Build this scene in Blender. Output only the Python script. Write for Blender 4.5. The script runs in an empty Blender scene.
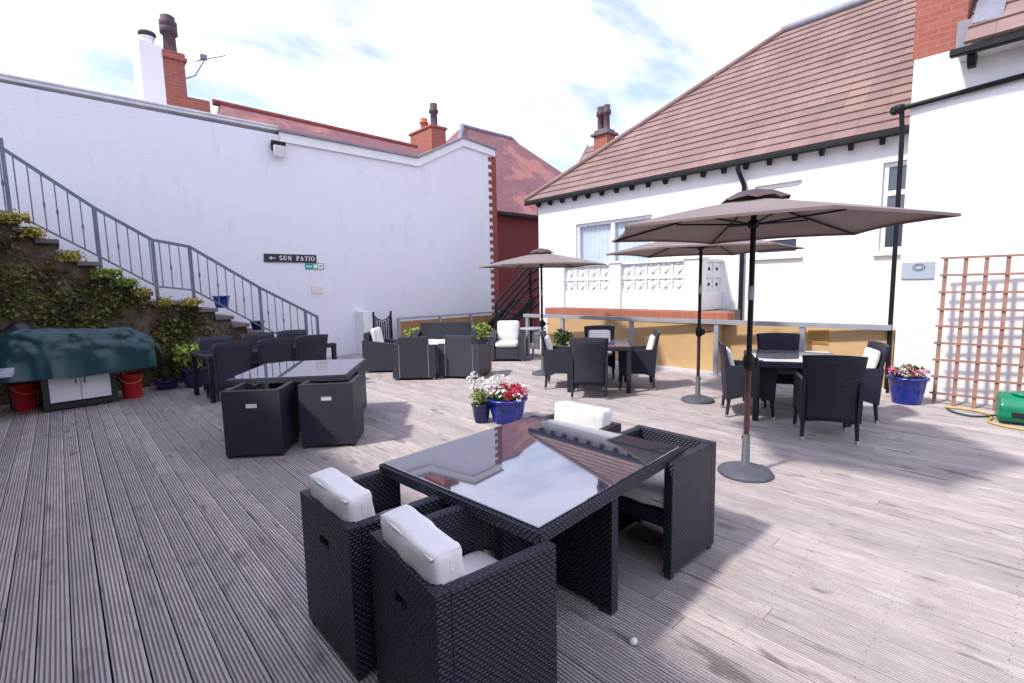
import bpy, bmesh, math, random
from mathutils import Vector, Matrix, Euler, noise
random.seed(7)
SC = bpy.context.scene
COL = SC.collection
R = math.radians

# ------------------------------------------------------------------ camera
cam_d = bpy.data.cameras.new('camera'); cam = bpy.data.objects.new('camera', cam_d); COL.objects.link(cam)
cam_d.sensor_width = 36; cam_d.lens = 491.8/1024*36; cam_d.clip_start = .05; cam_d.clip_end = 2000
M = [[0.73526839, -0.0908308, 0.67166223], [-0.67748064, -0.06923703, 0.73227468], [-0.0200092, -0.99345659, -0.11244391]]
mw = Matrix.Identity(4)
for i in range(3):
    mw[i][0] = M[i][0]; mw[i][1] = -M[i][1]; mw[i][2] = -M[i][2]
mw[2][3] = 1.7
cam.matrix_world = mw
SC.camera = cam

# ------------------------------------------------------------------ sky, sun, exposure
SUN_EL = 49.0
SUN_TO = Vector((-.966*math.cos(R(SUN_EL)), .259*math.cos(R(SUN_EL)), math.sin(R(SUN_EL))))   # towards the sun
W = bpy.data.worlds.new('World'); SC.world = W; W.use_nodes = True
nt = W.node_tree; nd = nt.nodes; lk = nt.links
bg = nd['Background']; bg.inputs['Strength'].default_value = 0.15
sky = nd.new('ShaderNodeTexSky'); sky.sky_type = 'NISHITA'; sky.sun_disc = False
sky.sun_elevation = R(SUN_EL); sky.sun_rotation = math.atan2(SUN_TO.x, SUN_TO.y)
sky.air_density = 1.0; sky.dust_density = .6
tc = nd.new('ShaderNodeTexCoord'); sep = nd.new('ShaderNodeSeparateXYZ'); lk.new(tc.outputs['Generated'], sep.inputs[0])
def wmath(op, a, b=None):
    n = nd.new('ShaderNodeMath'); n.operation = op
    for i, v in enumerate((a, b)):
        if v is None: continue
        if isinstance(v, (int, float)): n.inputs[i].default_value = v
        else: lk.new(v, n.inputs[i])
    return n.outputs[0]
zz = wmath('ADD', wmath('MAXIMUM', sep.outputs[2], 0.0), .22)
comb = nd.new('ShaderNodeCombineXYZ')
lk.new(wmath('DIVIDE', sep.outputs[0], zz), comb.inputs[0]); lk.new(wmath('DIVIDE', sep.outputs[1], zz), comb.inputs[1])
mp = nd.new('ShaderNodeMapping'); mp.inputs['Rotation'].default_value = (0, 0, R(28)); mp.inputs['Scale'].default_value = (1.0, 2.1, 1)
mp.inputs['Location'].default_value = (.35, .2, 0)
lk.new(comb.outputs[0], mp.inputs[0])
cn = nd.new('ShaderNodeTexNoise'); cn.inputs['Scale'].default_value = 1.15; cn.inputs['Detail'].default_value = 7; cn.inputs['Roughness'].default_value = .55
cn.inputs['Distortion'].default_value = .35
lk.new(mp.outputs[0], cn.inputs['Vector'])
cr = nd.new('ShaderNodeValToRGB'); cr.color_ramp.elements[0].position = .40; cr.color_ramp.elements[1].position = .56
cr.color_ramp.elements[0].color = (.24, .24, .24, 1); cr.color_ramp.elements[1].color = (1, 1, 1, 1)
lk.new(cn.outputs[0], cr.inputs[0])
mx = nd.new('ShaderNodeMix'); mx.data_type = 'RGBA'
lk.new(cr.outputs[0], mx.inputs[0]); lk.new(sky.outputs[0], mx.inputs[6]); mx.inputs[7].default_value = (6.2, 6.2, 8.0, 1)
lk.new(mx.outputs[2], bg.inputs['Color'])

sun_d = bpy.data.lights.new('sun', 'SUN'); sun_d.energy = 2.3; sun_d.angle = R(4); sun_d.color = (1, .95, .88)
sun = bpy.data.objects.new('sun', sun_d); COL.objects.link(sun)
sun.rotation_euler = SUN_TO.to_track_quat('Z', 'Y').to_euler()
SC.view_settings.view_transform = 'Standard'; SC.view_settings.look = 'None'
SC.view_settings.gamma = 1; SC.view_settings.use_curve_mapping = False
SC.view_settings.exposure = 0.72

# ------------------------------------------------------------------ materials
class NB:
    """small node-graph writer"""
    def __init__(s, name):
        s.m = bpy.data.materials.new(name); s.m.use_nodes = True
        s.t = s.m.node_tree; s.b = s.t.nodes['Principled BSDF']
    def n(s, typ, **kw):
        x = s.t.nodes.new(typ)
        for k, v in kw.items(): setattr(x, k, v)
        return x
    def l(s, a, b): s.t.links.new(a, b)
    def math(s, op, a, b=None, c=None):
        x = s.n('ShaderNodeMath', operation=op)
        for i, v in enumerate((a, b, c)):
            if v is None: continue
            if isinstance(v, (int, float)): x.inputs[i].default_value = v
            else: s.l(v, x.inputs[i])
        return x.outputs[0]
    def uv(s): return s.n('ShaderNodeTexCoord').outputs['UV']
    def obj(s): return s.n('ShaderNodeTexCoord').outputs['Object']
    def noise(s, vec, scale, detail=4, rough=.55, stretch=None):
        if stretch:
            mp = s.n('ShaderNodeMapping'); mp.inputs['Scale'].default_value = stretch; s.l(vec, mp.inputs[0]); vec = mp.outputs[0]
        x = s.n('ShaderNodeTexNoise'); x.inputs['Scale'].default_value = scale; x.inputs['Detail'].default_value = detail
        x.inputs['Roughness'].default_value = rough; s.l(vec, x.inputs['Vector']); return x.outputs[0]
    def ramp(s, fac, stops):
        x = s.n('ShaderNodeValToRGB'); e = x.color_ramp.elements
        while len(e) > 1: e.remove(e[-1])
        e[0].position, e[0].color = stops[0][0], (*stops[0][1], 1)
        for p, c in stops[1:]:
            k = e.new(p); k.color = (*c, 1)
        s.l(fac, x.inputs[0]); return x.outputs[0]
    def mix(s, fac, a, b, mode='MIX'):
        x = s.n('ShaderNodeMix', data_type='RGBA', blend_type=mode)
        for i, v in ((0, fac), (6, a), (7, b)):
            if isinstance(v, (int, float)): x.inputs[i].default_value = v
            elif isinstance(v, tuple): x.inputs[i].default_value = (*v, 1)
            else: s.l(v, x.inputs[i])
        return x.outputs[2]
    def col(s, c):
        if isinstance(c, tuple): s.b.inputs['Base Color'].default_value = (*c, 1)
        else: s.l(c, s.b.inputs['Base Color'])
    def rough(s, r):
        if isinstance(r, (int, float)): s.b.inputs['Roughness'].default_value = r
        else: s.l(r, s.b.inputs['Roughness'])
    def bump(s, h, strength=.5, dist=.01):
        x = s.n('ShaderNodeBump'); x.inputs['Strength'].default_value = strength; x.inputs['Distance'].default_value = dist
        s.l(h, x.inputs['Height']); s.l(x.outputs[0], s.b.inputs['Normal'])

def simple(name, c, rough=.5, var=.15, scale=6, bump=0, metal=0, dirt=None, spec=None):
    g = NB(name); o = g.obj(); n = g.noise(o, scale, 5)
    lo = tuple(max(0, x*(1-var)) for x in c); hi = tuple(min(1, x*(1+var)) for x in c)
    cc = g.ramp(n, [(.3, lo), (.7, hi)])
    if dirt:
        d = g.noise(o, scale*.35, 6, .65); cc = g.mix(g.ramp(d, [(.5, (0, 0, 0)), (.72, (1, 1, 1))]), cc, dirt)
    g.col(cc); g.rough(rough); g.b.inputs['Metallic'].default_value = metal
    if spec is not None: g.b.inputs['Specular IOR Level'].default_value = spec
    if bump: g.bump(g.noise(o, scale*6, 4), bump, .004)
    return g.m

def wicker(name, base, hi):
    g = NB(name); uv = g.uv(); sp = g.n('ShaderNodeSeparateXYZ'); g.l(uv, sp.inputs[0])
    p, q = .0145, .027
    rv = g.math('DIVIDE', sp.outputs[1], p); row = g.math('FLOOR', rv); fv = g.math('FRACT', rv)
    par = g.math('MODULO', g.math('ABSOLUTE', row), 2.0)
    uu = g.math('ADD', g.math('DIVIDE', sp.outputs[0], q), g.math('MULTIPLY', par, .5))
    wave = g.math('ADD', g.math('MULTIPLY', g.math('SINE', g.math('MULTIPLY', uu, 2*math.pi)), .5), .5)
    prof = g.math('SINE', g.math('MULTIPLY', fv, math.pi))
    h = g.math('MULTIPLY', prof, g.math('ADD', g.math('MULTIPLY', g.math('POWER', wave, .6), .85), .15))
    nz = g.noise(g.obj(), 9, 4)
    c = g.ramp(h, [(.08, tuple(x*.12 for x in base)), (.4, base), (1, hi)])  # highlights on strand crowns and shade in the gaps painted into the colour
    c = g.mix(g.math('MULTIPLY', nz, .2), c, (.03, .032, .055))
    g.col(c); g.rough(.38); g.b.inputs['Specular IOR Level'].default_value = .4
    g.bump(h, 1.0, .006)
    return g.m

def white_render(name, c=(.8, .805, .84), stain=.5, brick=True):
    g = NB(name); uv = g.uv(); o = g.obj()
    n1 = g.noise(o, .7, 6, .6); n2 = g.noise(o, 2.6, 8, .72, (1, 1, .28)); n3 = g.noise(o, 22, 4)
    cc = g.mix(g.math('MULTIPLY', n1, .25), c, tuple(x*.9 for x in c))
    st = g.ramp(n2, [(.56, (0, 0, 0)), (.78, (stain, stain, stain))])
    cc = g.mix(st, cc, (.46, .45, .47))
    g.col(cc); g.rough(.75)
    if brick:
        br = g.n('ShaderNodeTexBrick'); br.inputs['Scale'].default_value = 1; br.inputs['Brick Width'].default_value = .225
        br.inputs['Row Height'].default_value = .075; br.inputs['Mortar Size'].default_value = .006; br.inputs['Mortar Smooth'].default_value = .6
        g.l(uv, br.inputs['Vector'])
        g.bump(g.math('ADD', g.math('MULTIPLY', br.outputs['Fac'], -.7), g.math('MULTIPLY', n3, .8)), .45, .006)
    else: g.bump(n3, .3, .006)
    return g.m

def brick_mat(name, a, b, mortar, bw=.225, rh=.075, ms=.01):
    g = NB(name); br = g.n('ShaderNodeTexBrick'); br.inputs['Scale'].default_value = 1
    br.inputs['Brick Width'].default_value = bw; br.inputs['Row Height'].default_value = rh; br.inputs['Mortar Size'].default_value = ms
    br.inputs['Color1'].default_value = (*a, 1); br.inputs['Color2'].default_value = (*b, 1); br.inputs['Mortar'].default_value = (*mortar, 1)
    br.inputs['Bias'].default_value = -.1
    g.l(g.uv(), br.inputs['Vector']); n = g.noise(g.obj(), 5, 5)
    g.col(g.mix(g.math('MULTIPLY', n, .45), br.outputs['Color'], tuple(x*.6 for x in a))); g.rough(.85)
    g.bump(g.math('ADD', g.math('MULTIPLY', br.outputs['Fac'], -1.0), g.math('MULTIPLY', n, .3)), .5, .008)
    return g.m

def tile_mat(name, a, b, patch=None, tw=.3, th=.33):
    g = NB(name); br = g.n('ShaderNodeTexBrick'); br.inputs['Scale'].default_value = 1
    br.inputs['Brick Width'].default_value = tw; br.inputs['Row Height'].default_value = th; br.inputs['Mortar Size'].default_value = .004
    br.inputs['Color1'].default_value = (*a, 1); br.inputs['Color2'].default_value = (*b, 1); br.inputs['Mortar'].default_value = (*[x*.6 for x in a], 1)
    g.l(g.uv(), br.inputs['Vector']); o = g.obj(); n = g.noise(o, .9, 8, .7)
    cc = g.mix(g.ramp(n, [(.38, (0, 0, 0)), (.7, (.75, .75, .75))]), br.outputs['Color'], tuple(x*.62 for x in a))
    if patch:
        pn = g.noise(o, .55, 7, .7); cc = g.mix(g.ramp(pn, [(.52, (0, 0, 0)), (.6, (1, 1, 1))]), cc, patch)
    g.col(cc); g.rough(.8)
    g.bump(g.math('ADD', g.math('MULTIPLY', br.outputs['Fac'], -1.0), g.math('MULTIPLY', g.noise(o, 14, 4), .4)), .5, .012)
    return g.m

def deck_mat():
    g = NB('weathered_decking'); at = g.n('ShaderNodeAttribute'); at.attribute_name = 'tone'
    o = g.obj()
    off = g.n('ShaderNodeCombineXYZ'); g.l(g.math('MULTIPLY', at.outputs['Fac'], 37.0), off.inputs[1]); g.l(g.math('MULTIPLY', at.outputs['Fac'], 11.0), off.inputs[2])
    va = g.n('ShaderNodeVectorMath', operation='ADD'); g.l(o, va.inputs[0]); g.l(off.outputs[0], va.inputs[1]); v = va.outputs[0]
    grain = g.noise(v, 46, 8, .72, (1, .09, 1)); med = g.noise(v, 6, 7, .68, (1, .4, 1)); big = g.noise(o, .5, 4)
    c = g.ramp(grain, [(.25, (.32, .262, .25)), (.5, (.56, .492, .462)), (.75, (.72, .665, .625))])
    c = g.mix(g.ramp(med, [(.42, (0, 0, 0)), (.75, (.75, .75, .75))]), c, (.31, .27, .26))
    c = g.mix(g.ramp(big, [(.4, (0, 0, 0)), (.75, (.35, .35, .35))]), c, (.52, .48, .47))
    # knots and cracks
    kn = g.noise(v, 3.6, 3, .55, (1.7, .7, 1)); c = g.mix(g.ramp(kn, [(.63, (0, 0, 0)), (.72, (.75, .75, .75))]), c, (.15, .12, .12))
    ck = g.noise(v, 14, 3, .5, (1.4, .16, 1)); c = g.mix(g.ramp(ck, [(.64, (0, 0, 0)), (.69, (.7, .7, .7))]), c, (.12, .1, .1))
    pl = g.noise(v, 9, 3, .5, (1, .3, 1)); c = g.mix(g.ramp(pl, [(.6, (0, 0, 0)), (.72, (.6, .6, .6))]), c, (.66, .63, .61))
    c = g.mix(g.math('MULTIPLY', at.outputs['Fac'], .55), c, (.3, .27, .265))
    gr = g.n('ShaderNodeAttribute'); gr.attribute_name = 'shade_grime'
    c = g.mix(g.math('MULTIPLY', gr.outputs['Fac'], .78), c, (.11, .064, .064))  # groove floors and board ends darkened: dirt plus painted-in groove shade
    g.col(c); g.rough(.62); g.b.inputs['Specular IOR Level'].default_value = .35
    g.bump(grain, .5, .004)
    return g.m

MW = wicker('black_wicker', (.008, .009, .02), (.045, .048, .085))
MWG = wicker('grey_wicker', (.04, .042, .06), (.1, .105, .14))
M_strip = simple('dark_trim', (.03, .03, .037), .45, .2)
M_cush = simple('cream_fabric', (.8, .785, .75), .9, .05, 9, .25)
M_alu = simple('silver_metal', (.62, .62, .65), .35, .08, metal=.8)
M_railgrey = simple('grey_painted_metal', (.34, .35, .39), .5, .1, 4)
M_stairrail = simple('blue_grey_metal', (.13, .15, .2), .5, .15, 4)
M_black = simple('black_metal', (.011, .011, .014), .5, .2, 5, spec=.25)
M_blackplastic = simple('black_plastic', (.02, .02, .024), .35, .2, 5)
M_deck = deck_mat()
M_whitewall = white_render('white_painted_brick')
M_whitehouse = white_render('white_house_render', (.86, .85, .84), .15)
M_white = simple('white_paint', (.8, .8, .8), .5, .05, 4)
M_upvc = simple('white_frame_plastic', (.82, .82, .82), .3, .03, 4)
M_coping = simple('pale_coping', (.68, .68, .7), .7, .15, 3)
M_lead = simple('grey_lead', (.22, .22, .26), .5, .2, 3)
M_redbrick = brick_mat('red_brick', (.4, .12, .08), (.33, .09, .065), (.36, .17, .13))
M_darkbrick = brick_mat('maroon_brick', (.17, .022, .02), (.14, .018, .016), (.15, .03, .03), ms=.006)
M_quoin = simple('quoin_brick', (.26, .06, .045), .85, .2, 8)
M_copebrick = brick_mat('terracotta_coping', (.5, .17, .09), (.36, .14, .11), (.35, .25, .2), .23, 2.0, .008)
M_roofpink = tile_mat('pink_brown_tile', (.32, .205, .178), (.25, .16, .145))
M_roofred = tile_mat('red_plain_tile', (.28, .125, .13), (.24, .1, .108), (.37, .165, .14), .17, .1)
M_ochre = simple('ochre_paint', (.62, .41, .2), .8, .12, 1.5, .25, dirt=(.5, .31, .14))
M_ochrefence = simple('ochre_panel', (.34, .19, .07), .75, .12, 2.5)
M_stone = simple('stone_tread', (.15, .13, .13), .85, .25, 4, .4)
M_canopy = None
M_glassdark = None

def canopy_mat():
    g = NB('taupe_canvas'); o = g.obj(); n = g.noise(o, 3, 5)
    c = g.ramp(n, [(.3, (.2, .142, .12)), (.7, (.23, .168, .146))]); g.col(c); g.rough(.7); g.b.inputs['Sheen Weight'].default_value = .35; g.b.inputs['Sheen Roughness'].default_value = .4
    wv = g.noise(o, 180, 2); g.bump(wv, .15, .002)
    tr = g.n('ShaderNodeBsdfTranslucent'); tr.inputs[0].default_value = (.1, .05, .045, 1)
    mxs = g.n('ShaderNodeMixShader'); mxs.inputs[0].default_value = .05
    out = [x for x in g.t.nodes if x.type == 'OUTPUT_MATERIAL'][0]
    g.l(g.b.outputs[0], mxs.inputs[1]); g.l(tr.outputs[0], mxs.inputs[2]); g.l(mxs.outputs[0], out.inputs[0])
    return g.m
M_canopy = canopy_mat()

def table_glass(name, tint=(.028, .033, .055)):
    g = NB(name); o = g.obj(); sm = g.noise(o, 5, 5, .7)
    g.col(tint); g.rough(g.math('MULTIPLY', sm, .07)); g.b.inputs['Specular IOR Level'].default_value = .9
    g.b.inputs['IOR'].default_value = 2.0; g.b.inputs['Coat Weight'].default_value = 1; g.b.inputs['Coat Roughness'].default_value = .02
    g.b.inputs['Coat IOR'].default_value = 1.7
    return g.m
M_tglass = table_glass('smoked_table_glass')
M_wglass = simple('window_glass', (.06, .075, .1), .04, .1, 2, spec=.9)
M_curtain = simple('pale_curtain', (.78, .81, .84), .9, .08, 3)
M_pot = simple('blue_glaze', (.012, .03, .3), .16, .7, 14, .35, dirt=(.02, .05, .45), spec=.8)
M_potdark = simple('navy_glaze', (.01, .015, .09), .15, .3, 6, spec=.8)
M_soil = simple('dark_soil', (.035, .025, .02), .95, .3, 20, .5)
M_leaf = simple('green_leaf', (.07, .14, .03), .55, .4, 9)
M_leafdark = simple('dark_ivy_leaf', (.04, .055, .018), .6, .5, 3)
M_ivy = simple('olive_ivy_leaf', (.11, .105, .025), .6, .6, 2.5)
M_leaflime = simple('lime_leaf', (.22, .3, .05), .55, .35, 9)
M_leafgold = simple('gold_sedum_leaf', (.36, .31, .06), .65, .45, 5)
M_petalw = simple('white_petal', (.85, .84, .82), .7, .05, 9)
M_petalr = simple('crimson_petal', (.6, .015, .06), .65, .3, 9)
M_petalp = simple('pink_petal', (.75, .16, .3), .65, .3, 9)
M_red = simple('red_plastic', (.5, .018, .02), .4, .15, 5)
M_teal = simple('teal_tarpaulin', (.012, .055, .065), .33, .25, 4, .25)
M_greenp = simple('green_plastic', (.0, .22, .105), .35, .12, 5)
M_hosey = simple('yellow_hose', (.62, .4, .1), .5, .1, 8)
M_hoseg = simple('dark_hose', (.02, .07, .06), .5, .1, 8)
M_trellis = simple('brown_trellis_wood', (.33, .19, .14), .8, .25, 8, .3)
M_pole = simple('brown_pole', (.07, .032, .028), .4, .2, 5)
M_base = simple('cast_umbrella_base', (.09, .095, .115), .6, .2, 9, .3)
M_signblack = simple('sign_black', (.012, .012, .02), .35, .1, 4)
M_signgreen = simple('sign_green', (.02, .32, .27), .4, .1, 4)
M_signgrey = simple('sign_grey', (.42, .47, .53), .35, .06, 4)
M_claypot = simple('clay_chimney_pot', (.45, .13, .08), .8, .2, 5)
M_darkpot = simple('dark_chimney_pot', (.09, .05, .06), .7, .3, 5)
M_lampglass = simple('lamp_glass', (.6, .6, .58), .25, .08, 8)
M_cream = simple('cream_plate', (.75, .68, .62), .6, .05, 5)
M_vent = simple('ochre_vent', (.55, .3, .09), .7, .08, 5)
M_ground = simple('grey_ground', (.2, .19, .18), .95, .25, 1, .3)

def mossy():
    g = NB('mossy_stone_wall'); o = g.obj(); n = g.noise(o, 2.2, 7, .65); n2 = g.noise(o, 9, 5)
    c = g.ramp(n, [(.34, (.05, .036, .022)), (.48, (.13, .09, .055)), (.58, (.2, .16, .12)), (.7, (.09, .085, .03))])
    c = g.mix(g.math('MULTIPLY', n2, .5), c, (.06, .05, .03)); g.col(c); g.rough(.95)
    vo = g.n('ShaderNodeTexVoronoi'); vo.inputs['Scale'].default_value = 5; g.l(o, vo.inputs['Vector'])
    g.bump(g.math('ADD', vo.outputs[0], n2), .9, .05)
    return g.m
M_mossy = mossy()

# ------------------------------------------------------------------ mesh builder
class MB:
    def __init__(s): s.v = []; s.f = []; s.sm = []
    def add(s, verts, faces, smooth=False):
        k = len(s.v); s.v += [Vector(p) for p in verts]; s.f += [tuple(i+k for i in f) for f in faces]; s.sm += [smooth]*len(faces)
    def bm(s, b, mat=None, smooth=False):
        b.verts.index_update()
        s.add([(mat @ v.co) if mat else v.co.copy() for v in b.verts], [[v.index for v in f.verts] for f in b.faces], smooth); b.free()
    def box(s, x0, x1, y0, y1, z0, z1, bev=0, mat=None, seg=1):
        b = bmesh.new(); bmesh.ops.create_cube(b, size=1)
        for v in b.verts: v.co = Vector(((x0+x1)/2+v.co.x*(x1-x0), (y0+y1)/2+v.co.y*(y1-y0), (z0+z1)/2+v.co.z*(z1-z0)))
        if bev: bmesh.ops.bevel(b, geom=b.edges[:], offset=bev, segments=seg, affect='EDGES', profile=.5)
        s.bm(b, mat); return s
    def prism(s, poly, axis, a, b_):
        """polygon (2D list) extruded along axis 'x','y','z' from a to b_"""
        def P(p, t):
            return {'x': (t, p[0], p[1]), 'y': (p[0], t, p[1]), 'z': (p[0], p[1], t)}[axis]
        n = len(poly); vs = [P(p, a) for p in poly]+[P(p, b_) for p in poly]
        s.add(vs, [tuple(range(n)), tuple(range(2*n-1, n-1, -1))]+[(i, (i+1) % n, n+(i+1) % n, n+i) for i in range(n)]); return s
    def tube(s, pts, r, n=8, cap=True, smooth=True):
        pts = [Vector(p) for p in pts]; rs = r if isinstance(r, (list, tuple)) else [r]*len(pts)
        rings = []; up = None
        for i, p in enumerate(pts):
            d = (pts[min(i+1, len(pts)-1)]-pts[max(i-1, 0)]).normalized()
            if up is None: up = d.orthogonal().normalized()
            up = (up-d*up.dot(d)); up = up.normalized() if up.length > 1e-6 else d.orthogonal().normalized()
            w = d.cross(up)
            rings.append([p+(up*math.cos(2*math.pi*k/n)+w*math.sin(2*math.pi*k/n))*rs[i] for k in range(n)])
        vs = [q for rg in rings for q in rg]; fs = []
        for i in range(len(pts)-1):
            for k in range(n): fs.append((i*n+k, i*n+(k+1) % n, (i+1)*n+(k+1) % n, (i+1)*n+k))
        s.add(vs, fs, smooth)
        if cap: s.add(rings[0], [tuple(range(n-1, -1, -1))]); s.add(rings[-1], [tuple(range(n))])
        return s
    def bar(s, a, b, w, h, up=(0, 0, 1)):
        a = Vector(a); b = Vector(b); d = (b-a).normalized(); u = Vector(up); u = (u-d*u.dot(d)).normalized(); r = d.cross(u)
        vs = [p+r*sx*w/2+u*sz*h/2 for p in (a, b) for sx, sz in ((-1, -1), (1, -1), (1, 1), (-1, 1))]
        s.add(vs, [(0, 1, 2, 3), (7, 6, 5, 4), (0, 4, 5, 1), (1, 5, 6, 2), (2, 6, 7, 3), (3, 7, 4, 0)]); return s
    def lathe(s, prof, c=(0, 0, 0), n=24, smooth=True):
        vs = []; fs = []
        for r, z in prof:
            for k in range(n): vs.append((c[0]+r*math.cos(2*math.pi*k/n), c[1]+r*math.sin(2*math.pi*k/n), c[2]+z))
        for i in range(len(prof)-1):
            for k in range(n): fs.append((i*n+k, i*n+(k+1) % n, (i+1)*n+(k+1) % n, (i+1)*n+k))
        s.add(vs, fs, smooth)
        if prof[0][0] > 1e-4: s.add(vs[:n], [tuple(range(n-1, -1, -1))])
        if prof[-1][0] > 1e-4: s.add(vs[-n:], [tuple(range(n))])
        return s
    def cushion(s, x0, x1, y0, y1, z0, z1, mat=None, puff=.35, seed=0, wr=.006, N=12, box=.75):
        b = bmesh.new(); bmesh.ops.create_cube(b, size=2); bmesh.ops.subdivide_edges(b, edges=b.edges[:], cuts=N-1, use_grid_fill=True)
        d = ((x1-x0)/2, (y1-y0)/2, (z1-z0)/2); cc = Vector(((x0+x1)/2, (y0+y1)/2, (z0+z1)/2)); t = min(range(3), key=lambda i: d[i])
        rr = d[t]*box
        for v in b.verts:
            q = [v.co[i]*d[i] for i in range(3)]
            # rounded box
            inner = [max(-(d[i]-rr), min(d[i]-rr, q[i])) for i in range(3)]
            dv = Vector([q[i]-inner[i] for i in range(3)]); L = dv.length
            if L > 1e-9: dv = dv/L*rr
            p = Vector(inner)+dv
            e = [abs(p[i])/d[i] for i in range(3) if i != t]
            f = 1-puff*max(e)**3; p[t] *= f
            p += Vector((1, 1, 1))*0
            nn = noise.noise(Vector((p.x*9+seed, p.y*9, p.z*9)))
            p[t] += nn*wr*2*(1 if p[t] > 0 else -1); 
            v.co = cc+p
        s.bm(b, mat, True); return s
    def leaves(s, pts, size, jitter=.5, up=.4):
        for p in pts:
            z = size*random.uniform(1-jitter, 1+jitter); n = Vector((random.uniform(-1, 1), random.uniform(-1, 1), random.uniform(-.4, 1)+up)).normalized()
            a = n.orthogonal().normalized(); a = Matrix.Rotation(random.uniform(0, 6.28), 3, n) @ a; w = n.cross(a); p = Vector(p)
            s.add([p-a*z*.5, p+w*z*.32+n*z*.06, p+a*z*.55, p-w*z*.32+n*z*.06], [(0, 1, 2, 3)])
        return s
    def build(s, name, mat, parent=None, loc=None, rot=0, uvscale=1):
        me = bpy.data.meshes.new(name); me.from_pydata([tuple(v) for v in s.v], [], s.f); me.update()
        b = bmesh.new(); b.from_mesh(me); bmesh.ops.recalc_face_normals(b, faces=b.faces[:]); b.to_mesh(me); b.free()
        for p, q in zip(me.polygons, s.sm): p.use_smooth = q
        uvl = me.uv_layers.new(name='UVMap')
        for p in me.polygons:
            n = p.normal; ax = max(range(3), key=lambda i: abs(n[i]))
            for li in p.loop_indices:
                c = me.vertices[me.loops[li].vertex_index].co
                if ax == 2: u = (c.x, c.y)
                elif ax == 0: u = (c.y, c.z)
                else: u = (c.x, c.z)
                uvl.data[li].uv = u
        if mat: me.materials.append(mat)
        o = bpy.data.objects.new(name, me); COL.objects.link(o)
        if parent: o.parent = parent
        if loc: o.location = loc
        if rot: o.rotation_euler = (0, 0, rot)
        return o

def tag(o, label, cat, group=None):
    o['label'] = label; o['category'] = cat
    if group: o['group'] = group
    return o
def thing(name, label, cat, loc=(0, 0, 0), rz=0, group=None):
    o = bpy.data.objects.new(name, None); COL.objects.link(o); o.location = loc; o.rotation_euler = (0, 0, rz); o.empty_display_size = .1
    return tag(o, label, cat, group)
def struct(o): o['kind'] = 'structure'; return o
def dup(o, parent=None):
    c = o.copy(); COL.objects.link(c); c.parent = parent
    for ch in list(o.children): dup(ch, c)
    return c
def copy_of(o, label, loc, rz):
    c = dup(o); c['label'] = label; c.location = loc; c.rotation_euler = (0, 0, rz); return c

# ================================================================== GROUND AND DECK
g = MB(); g.add([(-300, -300, -.45), (300, -300, -.45), (300, 300, -.45), (-300, 300, -.45)], [(0, 1, 2, 3)])
struct(g.build('ground', M_ground))

def make_deck():
    P = .129; gap = .0075; NG = 6
    verts = []; faces = []; tone = []; shade_grime = []
    x = -5.0
    ix = 0
    while x < 9.3:
        w = P-gap; prof = []
        edge = .0055; pitch = (w-2*edge)/NG; d = .0058
        prof.append((0, -.03)); prof.append((0, -.002)); prof.append((.003, 0))
        xx = edge
        for k in range(NG):
            prof.append((xx, 0)); prof.append((xx+pitch*.07, -d)); prof.append((xx+pitch*.43, -d)); prof.append((xx+pitch*.52, 0)); xx += pitch
        prof.append((w-.003, 0)); prof.append((w, -.002)); prof.append((w, -.03))
        y = -5.0-random.uniform(0, 4.0)
        while y < 12.25:
            L = random.choice((3.0, 3.6, 4.2, 4.8)); y1 = min(y+L, 12.28); y0 = max(y, -5.0)
            if y1 > -5.0 and y1-y0 > .05:
                t = random.random(); dz = random.uniform(-.0012, .0012); dx = random.uniform(-.001, .001)
                k = len(verts); n = len(prof)
                for yy in (y0+.0015, y1-.0015):
                    for px, pz in prof: verts.append((x+px+dx, yy, pz+dz))
                for i in range(n-1):
                    faces.append((k+i, k+i+1, k+n+i+1, k+n+i)); tone.append(t); shade_grime.append(1.0 if max(prof[i][1], prof[i+1][1]) < -.003 and abs(prof[i][1]-prof[i+1][1]) < .001 else 0.0)  # flat groove floors get the painted shade and dirt
                faces.append(tuple(k+i for i in range(n))); tone.append(t); shade_grime.append(.8)
                faces.append(tuple(k+n+i for i in range(n-1, -1, -1))); tone.append(t); shade_grime.append(.8)
            y += L
        x += P; ix += 1
    me = bpy.data.meshes.new('deck'); me.from_pydata(verts, [], faces); me.update()
    b = bmesh.new(); b.from_mesh(me); bmesh.ops.recalc_face_normals(b, faces=b.faces[:]); b.to_mesh(me); b.free()
    at = me.attributes.new('tone', 'FLOAT', 'FACE')
    at.data.foreach_set('value', tone)
    at = me.attributes.new('shade_grime', 'FLOAT', 'FACE'); at.data.foreach_set('value', shade_grime)
    me.materials.append(M_deck)
    o = bpy.data.objects.new('deck', me); COL.objects.link(o); struct(o)
make_deck()
g = MB(); xb = -5.0
while xb < 9.3:
    if -1 < xb < 6:
        for k in range(-4, 14):
            for e in (.02, .102):
                y = k*.45+random.uniform(-.008, .008); x = xb+e+random.uniform(-.003, .003)
                g.add([(x+.0038*math.cos(a*1.047), y+.0038*math.sin(a*1.047), .0018) for a in range(6)], [(0, 1, 2, 3, 4, 5)])
    xb += .129
struct(g.build('deck_screws', M_lead))
g = MB(); g.box(-5, 9.3, -5, 12.28, -.2, -.06); struct(g.build('deck_underlay', M_soil))

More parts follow.
